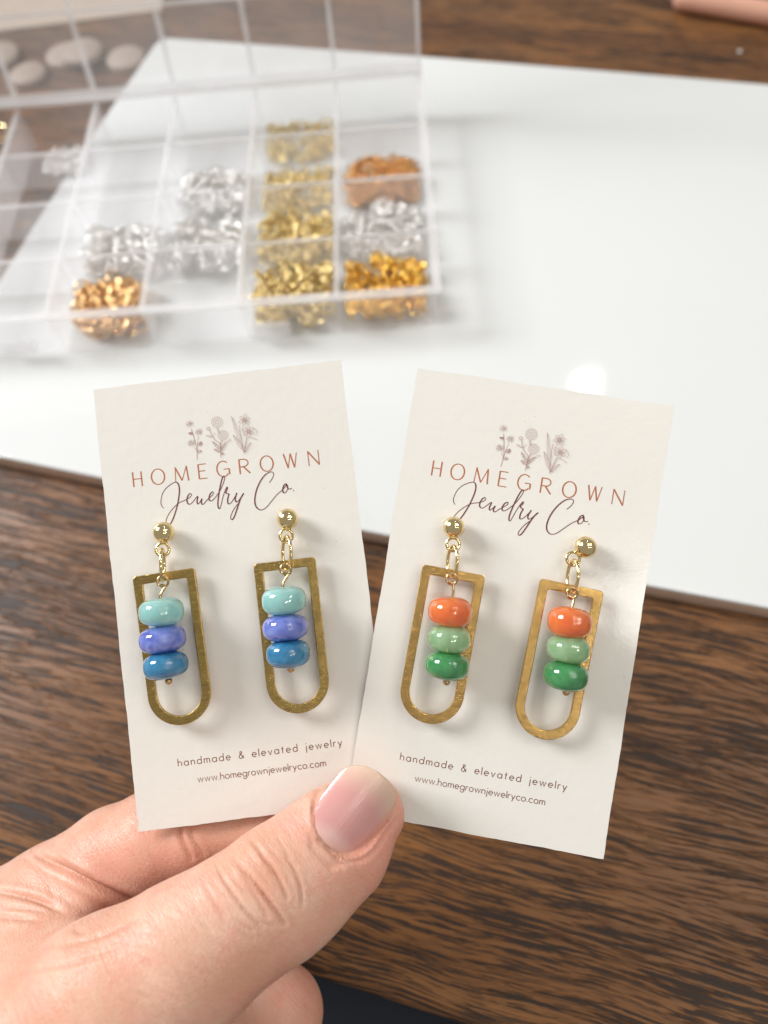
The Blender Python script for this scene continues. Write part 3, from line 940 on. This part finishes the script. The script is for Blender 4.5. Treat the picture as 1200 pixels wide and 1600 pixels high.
for cx, cy, r, ph in ((4.5, 34.5, 1.05, .3), (5.05, 32.1, 1.1, -.5)):
    for k in range(6):
        a = ph + k * math.pi / 3
        x = lambda t, s: (cx + r * s * math.cos(t), cy + r * s * math.sin(t))
        curve([x(a - .35, .3), x(a - .42, .75), x(a - .05, 1.08 + .15 * (k % 2)), x(a + .4, .78), x(a + .35, .3)], .055, 4)
        curve([x(a, .35), x(a + .05, .8)], .05, 1)
    ink.stroke(arc(cx, cy, r * .3, r * .3, 0, 360, 14), .09); ink.stroke(arc(cx, cy, r * .16, r * .16, 0, 360, 10), .08)
curve([(5.0, 31.0), (5.9, 30.6), (6.6, 30.2)]); curve([(6.1, 32.6), (6.75, 31.9), (6.4, 31.2)]); curve([(4.2, 33.4), (3.9, 32.4), (4.3, 31.2)])
ME_FLOWER = ink.mesh('printed_flowers', M_INK_PALE)

# ------------------------------------------------------------------ cards
CARD_L = (np.array([[0.99975, 0.01496, 0.01642], [-0.00634, 0.90065, -0.4345], [-0.02129, 0.43429, 0.90052]]), np.array([-30.556, 64.043, 73.574]))
CARD_R = (np.array([[0.95365, 0.29559, -0.0563], [-0.28883, 0.84672, -0.44682], [-0.0844, 0.44237, 0.89285]]), np.array([21.659, 53.288, 71.715]))
CW, CHH, CT = 50.8, 88.9, 0.38


def card_mesh(seed):
    r = random.Random(seed)
    out = []
    for (x0, y0), (x1, y1) in (((-1, -1), (1, -1)), ((1, -1), (1, 1)), ((1, 1), (-1, 1)), ((-1, 1), (-1, -1))):
        n = 70 if x0 == x1 else 44
        for k in range(n):
            t = k / n
            j = (r.uniform(-.045, .045) if k else 0) + .05 * math.sin(k * .37 + seed)
            x, y = x0 + (x1 - x0) * t, y0 + (y1 - y0) * t
            out.append((x * CW / 2 + (j if x0 == x1 else 0), y * CHH / 2 + (j if y0 == y1 else 0)))
    m = len(out)
    v = [(x, y, 0) for x, y in out] + [(x, y, -CT) for x, y in out]
    f = [tuple(range(m)), tuple(range(2 * m - 1, m - 1, -1))] + [(k + m, (k + 1) % m + m, (k + 1) % m, k) for k in range(m)]
    return mesh_np('card', v, f, M_CARD, False)


cards = []
for (M, t), seed, lb in ((CARD_L, 1, 'cream printed earring card on the left, holding the blue beaded pair'),
                         (CARD_R, 2, 'cream printed earring card on the right, holding the orange and green pair')):
    e = bpy.data.objects.new('earring_card', None); col.objects.link(e)
    e.matrix_world = frame4(M, t)
    tag(e, lb, 'card', 'earring cards held in the hand')
    obj('card_sheet', card_mesh(seed), e)
    for nm, me in (('printed_flowers', ME_FLOWER), ('printed_name', ME_NAME), ('printed_script', ME_SCRIPT), ('printed_tagline', ME_TAG), ('printed_address', ME_WEB)):
        obj(nm, me, e)
    cards.append(e)

# ------------------------------------------------------------------ earrings
FW, FL, FB, FT = 12.35, 30.1, 1.78, 0.95


def frame_mesh():
    def loop(ins, z):
        hw = FW / 2 - ins
        r = max(.75 - ins, .35)
        top = -ins
        cy = -(FL - FW / 2)
        o = []
        for k in range(7):
            a = math.radians(90 + 90 * k / 6); o.append((-hw + r + r * math.cos(a), top - r + r * math.sin(a), z))
        for k in range(1, 20):
            o.append((-hw, (top - r) + (cy - top + r) * k / 20, z))
        for k in range(41):
            a = math.radians(180 + 180 * k / 40); o.append((hw * math.cos(a), cy + hw * math.sin(a), z))
        for k in range(1, 20):
            o.append((hw, cy + (top - r - cy) * k / 20, z))
        for k in range(7):
            a = math.radians(90 * k / 6); o.append((hw - r + r * math.cos(a), top - r + r * math.sin(a), z))
        for k in range(1, 10):
            o.append((hw - r + (-2 * hw + 2 * r) * k / 10, top, z))
        return o
    b = .16
    prof = [(0, -FT / 2 + b), (0, FT / 2 - b), (b * .3, FT / 2 - b * .3), (b, FT / 2), (FB - b, FT / 2), (FB - b * .3, FT / 2 - b * .3), (FB, FT / 2 - b), (FB, -FT / 2 + b), (FB - b, -FT / 2), (b, -FT / 2)]
    loops = [loop(i, z) for i, z in prof]
    m, p = len(loops[0]), len(loops)
    v = [q for l in loops for q in l]
    f = []
    for i in range(p):
        j = (i + 1) % p
        for k in range(m):
            l = (k + 1) % m
            f.append((i * m + k, i * m + l, j * m + l, j * m + k))
    me = mesh_np('brass_frame', v, f, M_BRASS, False)
    return me


ME_FRAME = frame_mesh()
ME_FRAME_WARM = ME_FRAME.copy(); ME_FRAME_WARM.materials[0] = M_BRASS_WARM
m = MB(); m.lathe([(2.12 * math.sin(math.pi * k / 24) + .001, -2.12 * math.cos(math.pi * k / 24)) for k in range(25)], 40)
ME_BALL = mesh_np('stud_ball', m.v, m.f, M_GOLD)
m = MB(); m.lathe([(.72 * math.sin(math.pi * k / 14) + .001, -.72 * math.cos(math.pi * k / 14)) for k in range(15)], 20)
ME_END = mesh_np('pin_ball', m.v, m.f, M_PIN)
m = MB(); m.lathe([(.42, -2.45), (.42, 0.0)], 14)
ME_POST = mesh_np('stud_post', m.v, m.f, M_GOLD)
m = MB(); m.tube([(1.27 * math.cos(k * math.pi / 14), 1.27 * math.sin(k * math.pi / 14), .08 * math.sin(k * .45)) for k in range(28)], .31, 10, closed=True)
ME_LOOP = mesh_np('stud_loop', m.v, m.f, M_GOLD)


def bead_mesh(r, h, mat, seed):
    q = random.Random(seed)
    ex = q.uniform(2.4, 2.6)
    prof = [(.42, -h * .86)]
    for k in range(1, 31):
        a = -math.pi / 2 + math.pi * k / 31
        prof.append((max(.5, .16 * r + .84 * r * abs(math.cos(a)) ** (2 / ex)), h * math.copysign(abs(math.sin(a)) ** (2 / ex), math.sin(a))))
    prof.append((.42, h * .86))
    m = MB(); m.lathe(prof, 56, 'y')
    V = np.array(m.v)
    a = np.arctan2(V[:, 2], V[:, 0])
    V[:, 1] *= 1 + .03 * np.sin(a + q.uniform(0, 6))
    V[:, 0] *= 1 + .015 * q.uniform(-1, 1)
    return mesh_np('bead', V, m.f, mat)


def earring(card, lb, ball, loop, j0, j1, ftop, frot, jrot, eye, beads, end, cols, bw, labels, seed):
    M4 = card.matrix_world
    e = bpy.data.objects.new('earring', None); col.objects.link(e)
    e.matrix_world = M4 @ Matrix.Translation((ball[0] * S, ball[1] * S, 0))
    tag(e, lb, 'earring', 'beaded drop earrings on the cards')
    ox, oy = ball
    rel = lambda x, y, z: (x - ox, y - oy, z)
    obj('stud_ball', ME_BALL, e, rel(*ball, 2.45))
    obj('stud_post', ME_POST, e, rel(*ball, 2.45))
    obj('stud_loop', ME_LOOP, e, rel(*loop, 2.3), (0, 0.12, jrot))
    # jump ring, nearly edge-on, round the top bar of the frame
    cx, cy = (j0[0] + j1[0]) / 2, (j0[1] + j1[1]) / 2
    ry = math.hypot(j0[0] - j1[0], j0[1] - j1[1]) / 2
    m = MB()
    m.tube([(2.15 * math.cos(k * math.pi / 20) * math.sin(jrot), ry * math.sin(k * math.pi / 20), 2.15 * math.cos(k * math.pi / 20) * math.cos(jrot)) for k in range(40)], .36, 10, closed=True)
    tilt = math.atan2(j1[0] - j0[0], j0[1] - j1[1])
    m.build('jump_ring', M_GOLD, e, loc=rel(cx, cy, 2.9), rot=(0, 0, tilt))
    fo = obj('brass_frame', ME_FRAME if cols[0] == 'aqua' else ME_FRAME_WARM, e, rel(*ftop, 2.0), (math.radians(-.8), math.radians(.8), math.radians(frot)))
    # head pin: eye loop, wire, ball end
    b0, bz = beads[0], 5.35
    top_y = b0[1] + 2.6
    m = MB()
    pts = [(eye[0] - ox + 1.05 * math.cos(math.radians(a)) * .95, eye[1] - oy + 1.05 * math.sin(math.radians(a)), 4.7 + .35 * math.sin(math.radians(a) * .5)) for a in range(-130, 221, 18)][::-1]
    pts = pts[:-1] if False else pts
    wire = [(eye[0] - ox + .35, eye[1] - oy - 1.0, 5.0), (b0[0] - ox + .05, top_y - oy + .35, bz)] + [(b[0] - ox, b[1] - oy, bz) for b in beads] + [(end[0] - ox, end[1] - oy, bz)]
    m.tube(catmull(pts + wire[:0], 2), .27, 8)
    m.tube(catmull([pts[0]] + wire, 4), .27, 8)
    pin = m.build('head_pin', M_PIN, e)
    obj('pin_ball', ME_END, pin, rel(*end, bz))
    for k, (b, c) in enumerate(zip(beads, cols)):
        nx_ = beads[min(k + 1, 2)]; pv = beads[max(k - 1, 0)]
        ang = math.atan2(nx_[0] - pv[0], pv[1] - nx_[1])
        q = random.Random(seed * 10 + k)
        o = obj('bead', bead_mesh(bw[k][0], bw[k][1], M_BEAD[c], seed * 10 + k), e, rel(*b, bz), (q.uniform(-.05, .05), q.uniform(0, 6.28) * 0, ang + q.uniform(-.05, .05)))
        o['label'] = labels[k]
    return e


BLUE = ('aqua', 'periwinkle', 'blue'); BL_L = ('pale aqua rondelle bead', 'periwinkle blue rondelle bead', 'deep blue rondelle bead')
GRN = ('orange', 'mint', 'green'); GR_L = ('orange rondelle bead', 'pale translucent green rondelle bead', 'rich green rondelle bead')
BW = ((4.28, 2.72), (4.45, 2.62), (4.28, 2.62))
BWG = ((4.22, 2.85), (4.05, 2.55), (4.22, 2.65))
earring(cards[0], 'left earring of the blue bead pair, nearest the left card edge', (-13.56, 13.61), (-14.2, 10.25), (-14.1, 10.3), (-14.6, 4.1), (-14.49, 5.8), 1.5, .12, (-14.1, 4.0),
        ((-14.84, -1.8), (-15.2, -7.05), (-15.1, -12.1)), (-14.9, -15.15), BLUE, BW, BL_L, 1)
earring(cards[0], 'right earring of the blue bead pair, beside the other card', (11.13, 13.28), (10.45, 10.0), (10.6, 9.9), (9.9, 3.2), (9.5, 5.2), -.3, .5, (9.9, 3.4),
        ((8.95, -2.5), (8.65, -7.75), (8.55, -12.75)), (8.7, -15.8), BLUE, BW, BL_L, 2)
earring(cards[1], 'left earring of the orange and green bead pair', (-13.26, 14.11), (-12.85, 10.8), (-12.75, 10.5), (-12.2, 4.6), (-11.9, 5.95), -.9, .42, (-12.1, 4.3),
        ((-11.49, -1.93), (-10.85, -7.02), (-10.4, -12.05)), (-10.0, -15.1), GRN, BWG, GR_L, 3)
earring(cards[1], 'right earring of the orange and green bead pair, its stud tilted outward', (12.33, 14.43), (10.35, 11.85), (10.5, 11.6), (10.85, 5.7), (10.95, 6.85), -2.3, .3, (10.7, 5.4),
        ((11.0, -.05), (11.5, -5.07), (11.85, -10.05)), (12.35, -13.1), GRN, BWG, GR_L, 4)

# ------------------------------------------------------------------ the hand (one continuous skin)
VIEW = RC[:, 2]


class Field:
    def __init__(self, lo, hi, h):
        self.lo, self.h = np.array(lo, float), h
        self.n = np.ceil((np.array(hi) - self.lo) / h).astype(int) + 1
        self.d = np.full(self.n, 50.0, dtype=np.float32)

    def seg(self, a, b, ra, rb, nrm, k=3.0, cap=1.0):
        """tapered limb piece with elliptical section: ra, rb = (half width, half thickness)"""
        a, b = np.array(a), np.array(b)
        mr = max(*ra, *rb) + k + 3.0
        i0 = np.maximum(((np.minimum(a, b) - mr - self.lo) / self.h).astype(int), 0)
        i1 = np.minimum(((np.maximum(a, b) + mr - self.lo) / self.h).astype(int) + 2, self.n)
        if (i1 <= i0).any(): return
        g = [self.lo[q] + self.h * np.arange(i0[q], i1[q], dtype=np.float32) for q in range(3)]
        X, Y, Z = np.meshgrid(*g, indexing='ij')
        ab = b - a
        L = np.linalg.norm(ab); u = ab / L
        n_ = np.array(nrm) - u * (np.array(nrm) @ u); n_ /= np.linalg.norm(n_)
        w = np.cross(u, n_)
        px, py, pz = X - a[0], Y - a[1], Z - a[2]
        s = px * u[0] + py * u[1] + pz * u[2]
        t = np.clip(s / L, 0, 1)
        ce = s - t * L
        cw = px * w[0] + py * w[1] + pz * w[2]
        cn = px * n_[0] + py * n_[1] + pz * n_[2]
        rw = ra[0] + (rb[0] - ra[0]) * t
        rt = ra[1] + (rb[1] - ra[1]) * t
        rc = np.sqrt(rw * rt) * cap
        q = np.sqrt((cw / rw) ** 2 + (cn / rt) ** 2 + (ce / rc) ** 2) + 1e-6
        d = (q - 1) * np.minimum(rw, rt)
        sl = tuple(slice(i0[j], i1[j]) for j in range(3))
        old = self.d[sl]
        hh = np.clip(0.5 + 0.5 * (old - d) / k, 0, 1)
        self.d[sl] = old * (1 - hh) + d * hh - k * hh * (1 - hh)

    def surface(self):
        """surface nets: one vertex per cell that the surface crosses"""
        d = self.d
        s = d < 0
        c = np.zeros(tuple(self.n - 1), dtype=np.int8)
        for i in (0, 1):
            for j in (0, 1):
                for k in (0, 1):
                    c += s[i:self.n[0] - 1 + i, j:self.n[1] - 1 + j, k:self.n[2] - 1 + k]
        act = (c > 0) & (c < 8)
        idx = np.full(act.shape, -1, dtype=np.int64)
        cells = np.argwhere(act)
        idx[act] = np.arange(len(cells))
        acc = np.zeros((len(cells), 3)); cnt = np.zeros(len(cells))
        corner = {}
        for i in (0, 1):
            for j in (0, 1):
                for k in (0, 1):
                    corner[i, j, k] = d[cells[:, 0] + i, cells[:, 1] + j, cells[:, 2] + k]
        for ax in range(3):
            for p in (0, 1):
                for q in (0, 1):
                    a = [0, 0, 0]; o = [x for x in range(3) if x != ax]
                    a[o[0]], a[o[1]] = p, q
                    b = list(a); b[ax] = 1
                    va, vb = corner[tuple(a)], corner[tuple(b)]
                    m = (va < 0) != (vb < 0)
                    t = va[m] / (va[m] - vb[m])
                    pt = np.tile(np.array(a, float), (m.sum(), 1)); pt[:, ax] = t
                    acc[m] += pt; cnt[m] += 1
        V = self.lo + self.h * (cells + acc / cnt[:, None])
        faces = []
        for ax in range(3):
            o = [x for x in range(3) if x != ax]
            sl0 = [slice(None)] * 3; sl1 = [slice(None)] * 3
            sl0[ax] = slice(0, -1); sl1[ax] = slice(1, None)
            e = np.argwhere(s[tuple(sl0)] != s[tuple(sl1)])
            ok = (e[:, o[0]] > 0) & (e[:, o[1]] > 0) & (e[:, o[0]] < self.n[o[0]] - 1) & (e[:, o[1]] < self.n[o[1]] - 1)
            e = e[ok]
            inside = s[e[:, 0], e[:, 1], e[:, 2]]
            quad = []
            for p, q in ((1, 1), (0, 1), (0, 0), (1, 0)):
                cc = e.copy(); cc[:, o[0]] -= p; cc[:, o[1]] -= q
                quad.append(idx[cc[:, 0], cc[:, 1], cc[:, 2]])
            quad = np.stack(quad, 1)
            flip = inside if ax != 1 else ~inside
            quad[~flip] = quad[~flip][:, ::-1]
            faces.append(quad)
        return V, np.concatenate(faces)


# joints: (photo pixel x, y, depth mm), half width, half thickness
THUMB = [(572, 1264, 146.3, 7.9, 5.6), (524, 1320, 144.6, 9.9, 7.2), (470, 1370, 142.4, 10.6, 8.0), (428, 1402, 140.3, 11.2, 8.8), (352, 1452, 137.2, 11.2, 9.8), (285, 1500, 135.0, 12.6, 11.4), (190, 1572, 134.0, 15.6, 13.4), (-110, 1770, 141, 19, 16)]
INDEX = [(490, 1278, 160.9, 7.3, 6.6), (410, 1292, 161.6, 8.3, 8.0), (310, 1304, 162.4, 9.3, 9.3), (245, 1316, 163.4, 10.6, 10.2), (180, 1344, 164.6, 10.8, 10.6), (80, 1398, 167.0, 10.3, 10.8), (-170, 1545, 173, 13.5, 13)]
MIDDLE = [(250, 1700, 181, 7.6, 7.2), (340, 1655, 183, 8.8, 8.4), (432, 1582, 171, 9.9, 9.8), (-120, 1655, 184, 13, 12.5)]
RING = [(230, 1800, 190, 7.4, 7.0), (310, 1775, 195, 8.5, 8.2), (405, 1700, 183, 9.4, 9.2), (-110, 1770, 194, 13, 12)]
LITTLE = [(220, 1890, 198, 6.4, 6.2), (280, 1870, 203, 7.2, 7.0), (350, 1800, 194, 8.0, 8.0), (-80, 1880, 202, 12, 11)]
WRIST = (-430, 1930, 172)
fld = Field((-185, -85, -40), (12, 62, 92), 0.42)


def chain(js, k):
    for p, q in zip(js[:-1], js[1:]):
        fld.seg(at(*p[:3]), at(*q[:3]), p[3:], q[3:], VIEW, k)


chain(INDEX, 2.2)
chain(MIDDLE, 2.0); chain(RING, 2.0); chain(LITTLE, 2.0)
for js in (INDEX, MIDDLE, RING, LITTLE):
    q = js[-1]
    fld.seg(at(*q[:3]), at(*WRIST), q[3:], (17, 16), VIEW, 7.0)
chain(THUMB, 3.2)
fld.seg(at(*THUMB[-1][:3]), at(*WRIST), THUMB[-1][3:], (18, 17), VIEW, 7.0)
fld.seg(at(70, 1600, 143), at(-70, 1500, 166), (12, 10), (12, 10), VIEW, 8.0)      # web of skin between thumb and forefinger
fld.seg(at(150, 1545, 140), at(30, 1450, 161), (7, 6), (8, 7), VIEW, 7.0)
fld.seg(at(*WRIST), at(-900, 2380, 178), (20, 17), (26, 22), VIEW, 7.0)               # forearm
HV, HF = fld.surface()
# light smoothing
E2 = np.concatenate([HF[:, [0, 1]], HF[:, [1, 2]], HF[:, [2, 3]], HF[:, [3, 0]]])
E2 = np.concatenate([E2, E2[:, ::-1]])
deg = np.bincount(E2[:, 0], minlength=len(HV))[:, None]


def lap(X):
    o = np.stack([np.bincount(E2[:, 0], weights=X[E2[:, 1], q], minlength=len(X)) for q in range(X.shape[1])], 1)
    return o / deg


for _ in range(5):
    HV = HV + 0.55 * (lap(HV) - HV)
    HV = HV - 0.50 * (lap(HV) - HV) if _ % 2 else HV


def vnormals(V):
    n = np.cross(V[HF[:, 2]] - V[HF[:, 0]], V[HF[:, 3]] - V[HF[:, 1]])
    o = np.zeros_like(V)
    for c in range(4):
        for q in range(3):
            o[:, q] += np.bincount(HF[:, c], weights=n[:, q], minlength=len(V))
    return o / (np.linalg.norm(o, axis=1)[:, None] + 1e-12)


N = vnormals(HV)
if (N * (HV - HV.mean(0))).sum() < 0:
    HF = HF[:, ::-1].copy(); N = -N
# nail frame
nb, ne = at(512, 1324, 137.7), at(600, 1213, 140.9)
na = (ne - nb) / np.linalg.norm(ne - nb)
nn = -VIEW + 0.16 * RC[:, 0] - 0.02 * RC[:, 1]
nn = nn - na * (nn @ na); nn /= np.linalg.norm(nn)
nw = np.cross(na, nn)
NL, NHW, NR = np.linalg.norm(ne - nb), 6.25, 8.4


def nail_half(v):
    t = np.clip(v, 0, 1)
    base = (1 - (1 - np.clip(t / .42, 0, 1)) ** 2.3) ** (1 / 2.1)
    tip = (1 - np.clip((t - .62) / .38, 0, 1) ** 2.4) ** (1 / 2.0)
    return NHW * base * tip * (0.95 + 0.07 * t)


def nail_h(x, v):
    return -(NR - np.sqrt(np.maximum(NR ** 2 - x ** 2, .01))) * .92 - 0.9 * np.clip(v - .45, 0, 2) ** 2 - .35 * np.clip(.25 - v, 0, 1)


rel_ = HV - nb
lx, lv, lh = rel_ @ nw, rel_ @ na / NL, rel_ @ nn
near = (np.abs(lx) < 11) & (lv > -.35) & (lv < 1.3) & (N @ nn > -0.1) & (lh > -9)
hw = np.where((lv > 0) & (lv < 1), nail_half(lv), 0.0)
ddx = np.abs(lx) - hw
ddv = np.maximum(-lv, lv - 1) * NL
sd = np.where((lv > 0) & (lv < 1), ddx, np.maximum(np.abs(lx) - 2.5, 0) + np.maximum(ddv, 0))
hn = nail_h(lx, lv)
inside = near & (sd < 0.0)
w_in = np.clip((0.6 - sd) / 1.2, 0, 1) * near
targ = hn - 0.45
HV = HV + nn * ((targ - lh) * w_in)[:, None]
lip = np.exp(-((sd - 1.35) / .75) ** 2) * near * (1 - np.clip((lv - .55) / .25, 0, 1))
rel_ = HV - nb; lh = rel_ @ nn
HV = HV + nn * (np.clip(hn + 0.26 - lh, -.6, 1.5) * lip * .85)[:, None]
tipz = near & (lv > .8) & (sd > 0)
# skin creases, knuckle folds
PX, PY, PD = to_px(HV)
N = vnormals(HV)
facing = np.clip(-(N @ VIEW) * 2, 0, 1)
crease = np.zeros(len(HV)); disp = np.zeros(len(HV))
CREASES = [  # points in photo pixels on the skin, width px, depth mm, depth range
    ([(378, 1352), (394, 1373), (410, 1394), (431, 1422), (446, 1444)], 2.9, .62, (0, 152)),
    ([(392, 1312), (413, 1338), (431, 1364), (449, 1402)], 2.8, .52, (0, 152)),
    ([(338, 1350), (354, 1380), (385, 1424), (410, 1450)], 2.6, .36, (0, 152)),
    ([(458, 1350), (470, 1387), (472, 1420)], 2.6, .24, (0, 152)),
    ([(362, 1335), (378, 1362), (400, 1400), (418, 1432)], 2.6, .26, (0, 152)),
    ([(405, 1330), (420, 1358), (436, 1392)], 2.4, .20, (0, 152)),
    ([(428, 1300), (446, 1330), (460, 1362)], 2.4, .18, (0, 152)),
    ([(315, 1372), (330, 1400), (352, 1432)], 2.6, .18, (0, 152)),
    ([(60, 1336), (90, 1352), (130, 1374), (175, 1396), (222, 1416)], 5.5, 1.5, (150, 190)),
    ([(82, 1330), (112, 1352), (150, 1372)], 3.0, .30, (150, 190)),
    ([(38, 1340), (62, 1362), (84, 1400)], 3.2, .35, (150, 190)),
    ([(276, 1286), (284, 1312), (300, 1342)], 3.4, .55, (150, 190)),
    ([(292, 1284), (300, 1308), (318, 1334)], 3.0, .35, (150, 190)),
    ([(-10, 1392), (50, 1404), (92, 1424), (124, 1456)], 4.5, .9, (0, 190)),
    ([(-10, 1432), (60, 1440), (130, 1458)], 4.0, .45, (0, 190)),
    ([(10, 1418), (60, 1424), (100, 1440)], 3.0, .3, (0, 190)),
    ([(20, 1480), (90, 1478), (160, 1462), (215, 1436)], 4.0, .25, (0, 190)),
    ([(30, 1520), (110, 1506), (190, 1486)], 3.4, .20, (0, 150)),
]
rr = random.Random(11)
for _ in range(46):      # short fine lines across the back of the thumb
    s = rr.uniform(0, 1)
    cx, cy = 190 + 240 * s + rr.uniform(-30, 30), 1545 - 150 * s + rr.uniform(-60, 45)
    a = math.radians(rr.uniform(12, 38)); ln = rr.uniform(14, 34)
    CREASES.append(([(cx - ln * math.cos(a), cy - ln * math.sin(a)), (cx, cy + rr.uniform(-3, 3)), (cx + ln * math.cos(a), cy + ln * math.sin(a))], rr.uniform(2.2, 3.2), rr.uniform(.05, .12), (0, 150)))
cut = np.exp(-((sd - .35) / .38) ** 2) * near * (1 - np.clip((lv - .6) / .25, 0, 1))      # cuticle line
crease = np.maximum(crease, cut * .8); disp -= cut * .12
for pts, wpx, dep, (d0, d1) in CREASES:
    c = np.array(catmull(pts, 8))
    lo, hi = c.min(0) - 4 * wpx, c.max(0) + 4 * wpx
    sel = np.where((PX > lo[0]) & (PX < hi[0]) & (PY > lo[1]) & (PY < hi[1]) & (PD > d0) & (PD < d1) & (facing > .02))[0]
    if not len(sel): continue
    Q = np.stack([PX[sel], PY[sel]], 1)
    best = np.full(len(sel), 1e9); tb = np.zeros(len(sel))
    for i in range(len(c) - 1):
        ab = c[i + 1] - c[i]
        t = np.clip(((Q - c[i]) @ ab) / (ab @ ab + 1e-9), 0, 1)
        dd = np.linalg.norm(Q - c[i] - t[:, None] * ab, axis=1)
        m_ = dd < best
        best[m_] = dd[m_]; tb[m_] = (i + t[m_]) / (len(c) - 1)
    fade = np.sin(np.pi * np.clip(tb * .92 + .04, 0, 1)) ** .5
    gsn = np.exp(-(best / wpx) ** 2) * fade * facing[sel]
    shoulder = np.exp(-((best - 2.6 * wpx) / (1.4 * wpx)) ** 2) * fade * facing[sel]
    disp[sel] += -dep * gsn + dep * .28 * shoulder
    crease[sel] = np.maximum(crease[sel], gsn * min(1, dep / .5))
HV = HV + N * disp[:, None]
# flushed skin: finger ends, nail folds, knuckle folds of the forefinger
flush = .55 * np.exp(-(((PX - 600) / 75) ** 2 + ((PY - 1330) / 110) ** 2)) + .45 * np.exp(-(((PX - 455) / 34) ** 2 + ((PY - 1283) / 26) ** 2)) \
    + .40 * np.exp(-(((PX - 240) / 130) ** 2 + ((PY - 1350) / 70) ** 2)) * (PD > 150) + .35 * np.exp(-(((PX - 470) / 60) ** 2 + ((PY - 1560) / 70) ** 2)) * (PD > 150)
flush = np.clip(flush, 0, 1)
hand = bpy.data.objects.new('person', None); col.objects.link(hand)
hand.location = [c * S for c in at(*WRIST)]
tag(hand, 'bare hand holding both cards between thumb and bent forefinger', 'hand')
me = mesh_np('hand_skin', HV - at(*WRIST), HF, M_SKIN)
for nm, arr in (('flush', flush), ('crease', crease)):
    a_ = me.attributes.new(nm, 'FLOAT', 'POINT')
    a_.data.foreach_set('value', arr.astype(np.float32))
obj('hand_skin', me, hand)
# thumb nail: a curved plate with thickness, set into the skin
NU, NV = 28, 36
V, F = [], []
for side in (0, 1):
    for j in range(NV + 1):
        v = .004 + .992 * j / NV
        hwj = float(nail_half(np.array(v)))
        for i in range(NU + 1):
            x = hwj * math.sin((-1 + 2 * i / NU) * math.pi / 2)
            z = float(nail_h(np.array(x), np.array(v))) - .38 * side - (.12 if v < .04 else 0)
            V.append((x, v * NL, z))
W1 = NU + 1
off = (NV + 1) * W1
for j in range(NV):
    for i in range(NU):
        a = j * W1 + i
        F.append((a, a + 1, a + W1 + 1, a + W1)); F.append((off + a + W1, off + a + W1 + 1, off + a + 1, off + a))
bd = [i for i in range(NU)] + [j * W1 + NU for j in range(NV)] + [NV * W1 + NU - i for i in range(NU)] + [(NV - j) * W1 for j in range(NV)]
for k in range(len(bd)):
    a, b = bd[k], bd[(k + 1) % len(bd)]
    F.append((a, off + a, off + b, b))
nail = obj('thumb_nail', mesh_np('thumb_nail', V, F, M_NAIL), hand,
           mat4=frame4(np.stack([nw, na, nn], 1), nb - at(*WRIST)))
nail['label'] = 'short unpainted pink thumb nail with pale tip'
